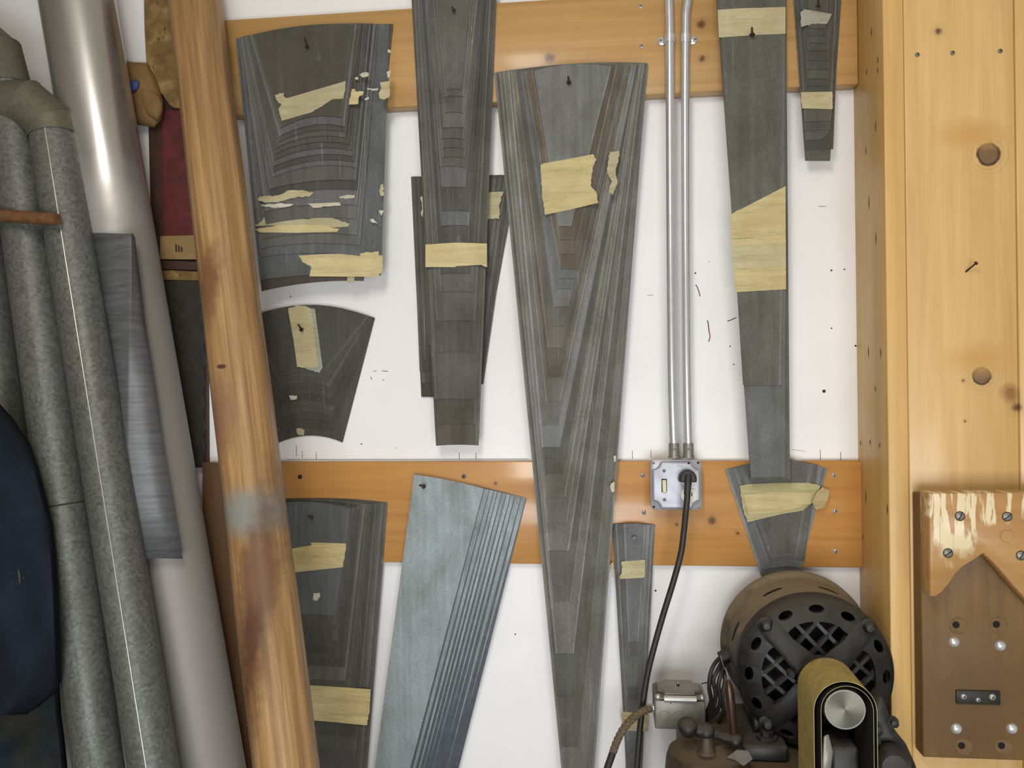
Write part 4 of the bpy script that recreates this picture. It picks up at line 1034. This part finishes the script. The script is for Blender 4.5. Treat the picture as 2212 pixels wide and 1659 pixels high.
# terminal tangle of motor leads
ld = thing('motor_leads', 'frayed black motor wires bunched between the motor and the small grey switch box', 'wires', P(1540, 1540, .12))
for pts in ([(1562, 1415, .12), (1545, 1432, .14), (1535, 1455, .15), (1532, 1485, .15), (1536, 1515, .14), (1524, 1545, .13)], [(1562, 1425, .12), (1550, 1448, .15), (1541, 1470, .155), (1546, 1500, .15), (1540, 1530, .14), (1524, 1552, .13)],
            [(1565, 1430, .12), (1558, 1455, .15), (1552, 1480, .155), (1556, 1512, .15), (1548, 1535, .14), (1524, 1556, .13)], [(1561, 1440, .12), (1566, 1470, .14), (1560, 1505, .145), (1563, 1540, .14), (1552, 1560, .12)]):
    sweep('wire', spline([P(*p) for p in pts], 6), .0042, M['rubber'], ld, 10)
for pts in ([(1556, 1416, .15), (1561, 1432, .155), (1565, 1446, .15)], [(1565, 1458, .15), (1568, 1466, .15), (1570, 1472, .15)]): sweep('bare_strand', spline([P(*p) for p in pts], 4), .0007, M['steel'], ld, 5)
sweep('thin_wire', spline([P(1515, 1477, .11), P(1528, 1474, .12), P(1537, 1472, .13)], 4), .0011, M['rubber'], ld, 6)
lathe('gland', [(0, -.008), (.012, -.008), (.014, .002), (.012, .018), (0, .018)], P(1562, 1420, .12), M['iron'], ld, 14, axis=(1, 0, .35))

# sanding drum, belts
dr = thing('sanding_drum', 'polished steel drum on the motor shaft inside the sanding belt', 'drum', (DX, -.45, DZ))
lathe('wheel', [(0, -.4495), (.0300, -.4495), (.0328, -.446), (.0328, -.335), (0, -.335)], (DX + .001, 0, DZ), M['turned'], dr, 48)
lathe('front_ring', [(.0290, -.4502), (.0312, -.4502), (.0312, -.448), (.0290, -.448)], (DX + .001, 0, DZ), M['dullsteel'], dr, 48, closed=True)
def belt(name, label, r, xo, zo, y0, y1, th, mats, bottom, flare=0.0):
    t = thing(name, label, 'belt', (DX + xo, y1, bottom)); pr = []
    nleg = 6
    for k in range(nleg): pr.append((DX + xo - r - flare * (nleg - k) / nleg, bottom + (DZ + zo - bottom) * k / nleg))
    for k in range(25): pr.append((DX + xo - r * cos(pi * k / 24), DZ + zo + r * sin(pi * k / 24)))
    for k in range(1, nleg + 1): pr.append((DX + xo + r + flare * k / nleg, DZ + zo + (bottom - DZ - zo) * k / nleg))
    n = len(pr); cx, cz = DX + xo, DZ + zo; inn = []
    for i, (x, z) in enumerate(pr):
        a_ = V(pr[min(i + 1, n - 1)]) - V(pr[max(i - 1, 0)]); nr_ = V((a_[1], -a_[0])).normalized(); inn.append((x + nr_[0] * th, z + nr_[1] * th))
    vs_ = [(x, y0, z) for x, z in pr] + [(x, y1, z) for x, z in pr] + [(x, y0, z) for x, z in inn] + [(x, y1, z) for x, z in inn]
    fs, fm = [], []
    for i in range(n - 1):
        fs += [(i, i + 1, n + i + 1, n + i), (2 * n + i, 3 * n + i, 3 * n + i + 1, 2 * n + i + 1), (n + i, n + i + 1, 3 * n + i + 1, 3 * n + i), (i, 2 * n + i, 2 * n + i + 1, i + 1)]; fm += [0, 1, 2, 2]
    o = mesh('belt_loop', vs_, fs, mats, t, fm=fm); smoothen(o, 50)
belt('sanding_belt', 'wide olive-tan sanding belt looped over the drum in front of the motor', .0482, .001, -.003, -.335, -.452, .0006, [M['belt'], M['beltin'], M['beltedge']], -1.05)
belt('inner_belt', 'dark inner belt running round the drum inside the sanding belt', .0400, .003, -.001, -.345, -.455, .0005, [M['beltin'], M['beltin'], M['beltedge']], -1.05)

# machine base under the motor
mb = thing('machine_base', 'dusty brown cast machine base under the motor', 'machine base', (MX, -.25, -.80))
ZB = -.676
o = box('bed', (.127, -.325, ZB - .10), (.502, -.045, ZB), M['base'], mb, .012, 3)
box('pedestal', (.20, -.27, ZF), (.45, -.06, ZB - .099), M['base'], mb, .01, 2)
bc = P(1528, 1622, .30)
lathe('boss', [(0, -.020), (.030, -.020), (.036, -.014), (.048, -.012), (.056, -.004), (.068, .0), (.072, .012), (.076, .05), (.076, .2)], (bc.x, bc.y, bc.z), M['base'], mb, 48, axis=(0, 0, -1))
o = slab('offcut', [(1570, 1636), (1592, 1620), (1616, 1622), (1626, 1640), (1606, 1655), (1588, 1642)], .345, .003, M['clamp'], mb)
arm = [(1905, 1500), (1918, 1530), (1935, 1580), (1960, 1610), (1985, 1665), (1985, 1760), (1850, 1760), (1868, 1600), (1880, 1540)]
o = slab('side_bracket', arm, .30, .05, M['iron'], mb); bevel(o, .008, 2, 20)
lathe('side_knob', [(0, -.02), (.02, -.018), (.03, -.006), (.03, .01), (0, .01)], P(1925, 1648, .37), M['rubber'], mb, 28)
for px, py, r in ((1893, 1575, .008), (1930, 1560, .006), (1888, 1600, .009)): lathe('side_bolt', [(0, -.012), (r, -.010), (r, .0), (r * 1.5, 0), (r * 1.5, .006)], P(px, py, .352), M['iron'], mb, 12)
o = box('belt_frame', (MX - .020, -.435, -1.05), (MX + .022, -.36, MZ - .055), M['iron'], mb, .006, 2)
o = mesh('frame_arm', [P(1778, 1590, .44), P(1790, 1585, .44), P(1800, 1625, .44), P(1790, 1700, .44), P(1772, 1700, .44), P(1778, 1590, .42), P(1790, 1585, .42), P(1800, 1625, .42), P(1790, 1700, .42), P(1772, 1700, .42)],
         [(0, 1, 2, 3, 4), (9, 8, 7, 6, 5), (0, 5, 6, 1), (1, 6, 7, 2), (2, 7, 8, 3), (3, 8, 9, 4), (4, 9, 5, 0)], M['dullsteel'], mb); bevel(o, .002, 1)

# crank with ball ends
ck = thing('crank_handle', 'dark ball-ended crank with an upright brown grip, in front of the small grey switch box', 'crank', P(1525, 1600, .33))
b0, b1, b2 = P(1485, 1571, .35), P(1525, 1581, .345), P(1588, 1600, .335)
def ball(name, c_, r, mat_, parent, sq=1.0):
    prof = [(r * sin(pi * k / 14), -r * sq * cos(pi * k / 14)) for k in range(15)]
    return lathe(name, prof, c_, mat_, parent, 24, axis=(0, 0, 1))
ball('ball', b0, .0178, M['iron'], ck); ball('hub', b1, .0150, M['iron'], ck); ball('end_knuckle', b2, .0125, M['iron'], ck)
sweep('arm', spline([b0, b1, P(1555, 1590, .34), b2], 5), [.010] * 3 + [.012] * 3 + [.008] * 5 + [.009] * 5, M['iron'], ck, 14)
lathe('stem', [(.012, 0), (.014, -.01), (.014, -.032), (.017, -.036), (0, -.036)], b1, M['base'], ck, 24, axis=(0, 0, 1))
g0, g1 = P(1585, 1592, .335), P(1573, 1468, .335)
sweep('grip', [g0.lerp(g1, t) for t in (0, .1, .2, .4, .6, .8, .92, 1)], [.005, .006, .007, .008, .0085, .008, .006, .003], M['oilbrown'], ck, 18)

# small grey switch box and its cloth-covered cord
sb = thing('junction_box', 'small grey metal switch box with a sloping cover, left of the motor', 'electrical box', P(1468, 1575, .12))
f0, f1 = P(1415, 1575, .17), P(1524, 1512, .17)
hw_ = (f1.x - f0.x) / 2; cxm = (f0.x + f1.x) / 2
o = box('box_body', (f0.x, -.17, f0.z), (f1.x, -.075, P(1468, 1513, .17).z - .001), M['dullsteel'], sb, .003, 2)
# cover: sloping plate with notched corners and a raised field
top = f1.z + .004
zf_, zb_ = P(1468, 1512, .173).z, P(1468, 1474, .075).z
def cv(u, v, h):   # u across -1..1, v 0 front..1 back, h height above plate
    return V((cxm + u * hw_ * 1.02, -.173 + .098 * v, zf_ + (zb_ - zf_) * v)) + V((0, -.2, .98)) * h
pl_ = [(-.86, 0), (.86, 0), (1, .12), (1, .8), (.86, .92), (.62, .94), (.55, 1), (-.55, 1), (-.62, .94), (-.86, .92), (-1, .8), (-1, .12)]
n = len(pl_)
o = mesh('cover', [cv(u, v, .003) for u, v in pl_] + [cv(u, v, 0) for u, v in pl_], [list(range(n)), list(range(2 * n - 1, n - 1, -1))] + [(i, (i + 1) % n, (i + 1) % n + n, i + n) for i in range(n)], M['dullsteel'], sb); bevel(o, .0012, 2)
fl_ = [(-.62, .10), (.62, .10), (.66, .26), (.90, .30), (.90, .72), (.66, .76), (.60, .92), (-.60, .92), (-.66, .76), (-.90, .72), (-.90, .30), (-.66, .26)]
n = len(fl_)
o = mesh('cover_field', [cv(u * .97, .5 + (v - .5) * .97, .010) for u, v in fl_] + [cv(u, v, .002) for u, v in fl_], [list(range(n)), list(range(2 * n - 1, n - 1, -1))] + [(i, (i + 1) % n, (i + 1) % n + n, i + n) for i in range(n)], M['dullsteel'], sb); bevel(o, .003, 3)
lip = [cv(-.62, -.02, .002), cv(.62, -.02, .002)]
sweep('cover_lip', [lip[0], lip[0].lerp(lip[1], .5), lip[1]], .0065, M['steel'], sb, 14)
for u in (-.85, .85): ball('lip_corner', cv(u, .06, .003), .0055, M['steel'], sb)
sl = [cv(-.04, .50, .0104), cv(.06, .50, .0104), cv(.06, .72, .0104), cv(-.04, .72, .0104)]
mesh('switch_slot', sl + [p + V((0, 0, -.004)) for p in sl], [(0, 1, 2, 3), (0, 4, 5, 1), (1, 5, 6, 2), (2, 6, 7, 3), (3, 7, 4, 0)], M['black'], sb)
ball('switch_tip', cv(.01, .64, .011), .0022, M['steel'], sb)
for px in (1449, 1484): lathe('screw_hole', [(0, 0), (.0018, 0), (.0018, .001), (0, .001)], P(px, 1518, .1706), M['black'], sb, 10)
for px in (1435, 1467, 1501): lathe('knockout', [(.0098, -.0006), (.0108, -.0006), (.0108, .0006), (.0098, .0006)], P(px, 1547, .1702), M['dullsteel'], sb, 28, closed=True)
lathe('cable_clamp', [(.0075, 0), (.0085, 0), (.0085, .014), (.0065, .016), (.0065, 0)], P(1415, 1530, .13), M['steel'], sb, 20, axis=(-1, 0, 0), closed=True)
cc = thing('cloth_cord', 'twisted cloth-covered cord leaving the small switch box and curving down to the left', 'cord', P(1320, 1640, .13))
path = spline([P(1412, 1530, .13), P(1395, 1533, .135), P(1372, 1547, .14), P(1350, 1570, .145), P(1334, 1598, .148), P(1324, 1625, .15)], 10)
for s0 in (0, 2 * pi / 3, 4 * pi / 3):
    pts = []; acc = 0
    for i, p in enumerate(path):
        tg_ = (path[min(i + 1, len(path) - 1)] - path[max(i - 1, 0)]).normalized(); u = V((0, -1, 0)); v = tg_.cross(u).normalized(); u = v.cross(tg_)
        pts.append(p + (u * cos(i * .62 + s0) + v * sin(i * .62 + s0)) * .0036)
    sweep('braid_strand', pts, .0046, M['clothcord'], cc, 8)
sweep('cord_sheath', spline([path[-2], P(1318, 1642, .15), P(1309, 1670, .15), P(1300, 1720, .15), P(1292, 1790, .15)], 6), .0072, M['rubber'], cc, 14)
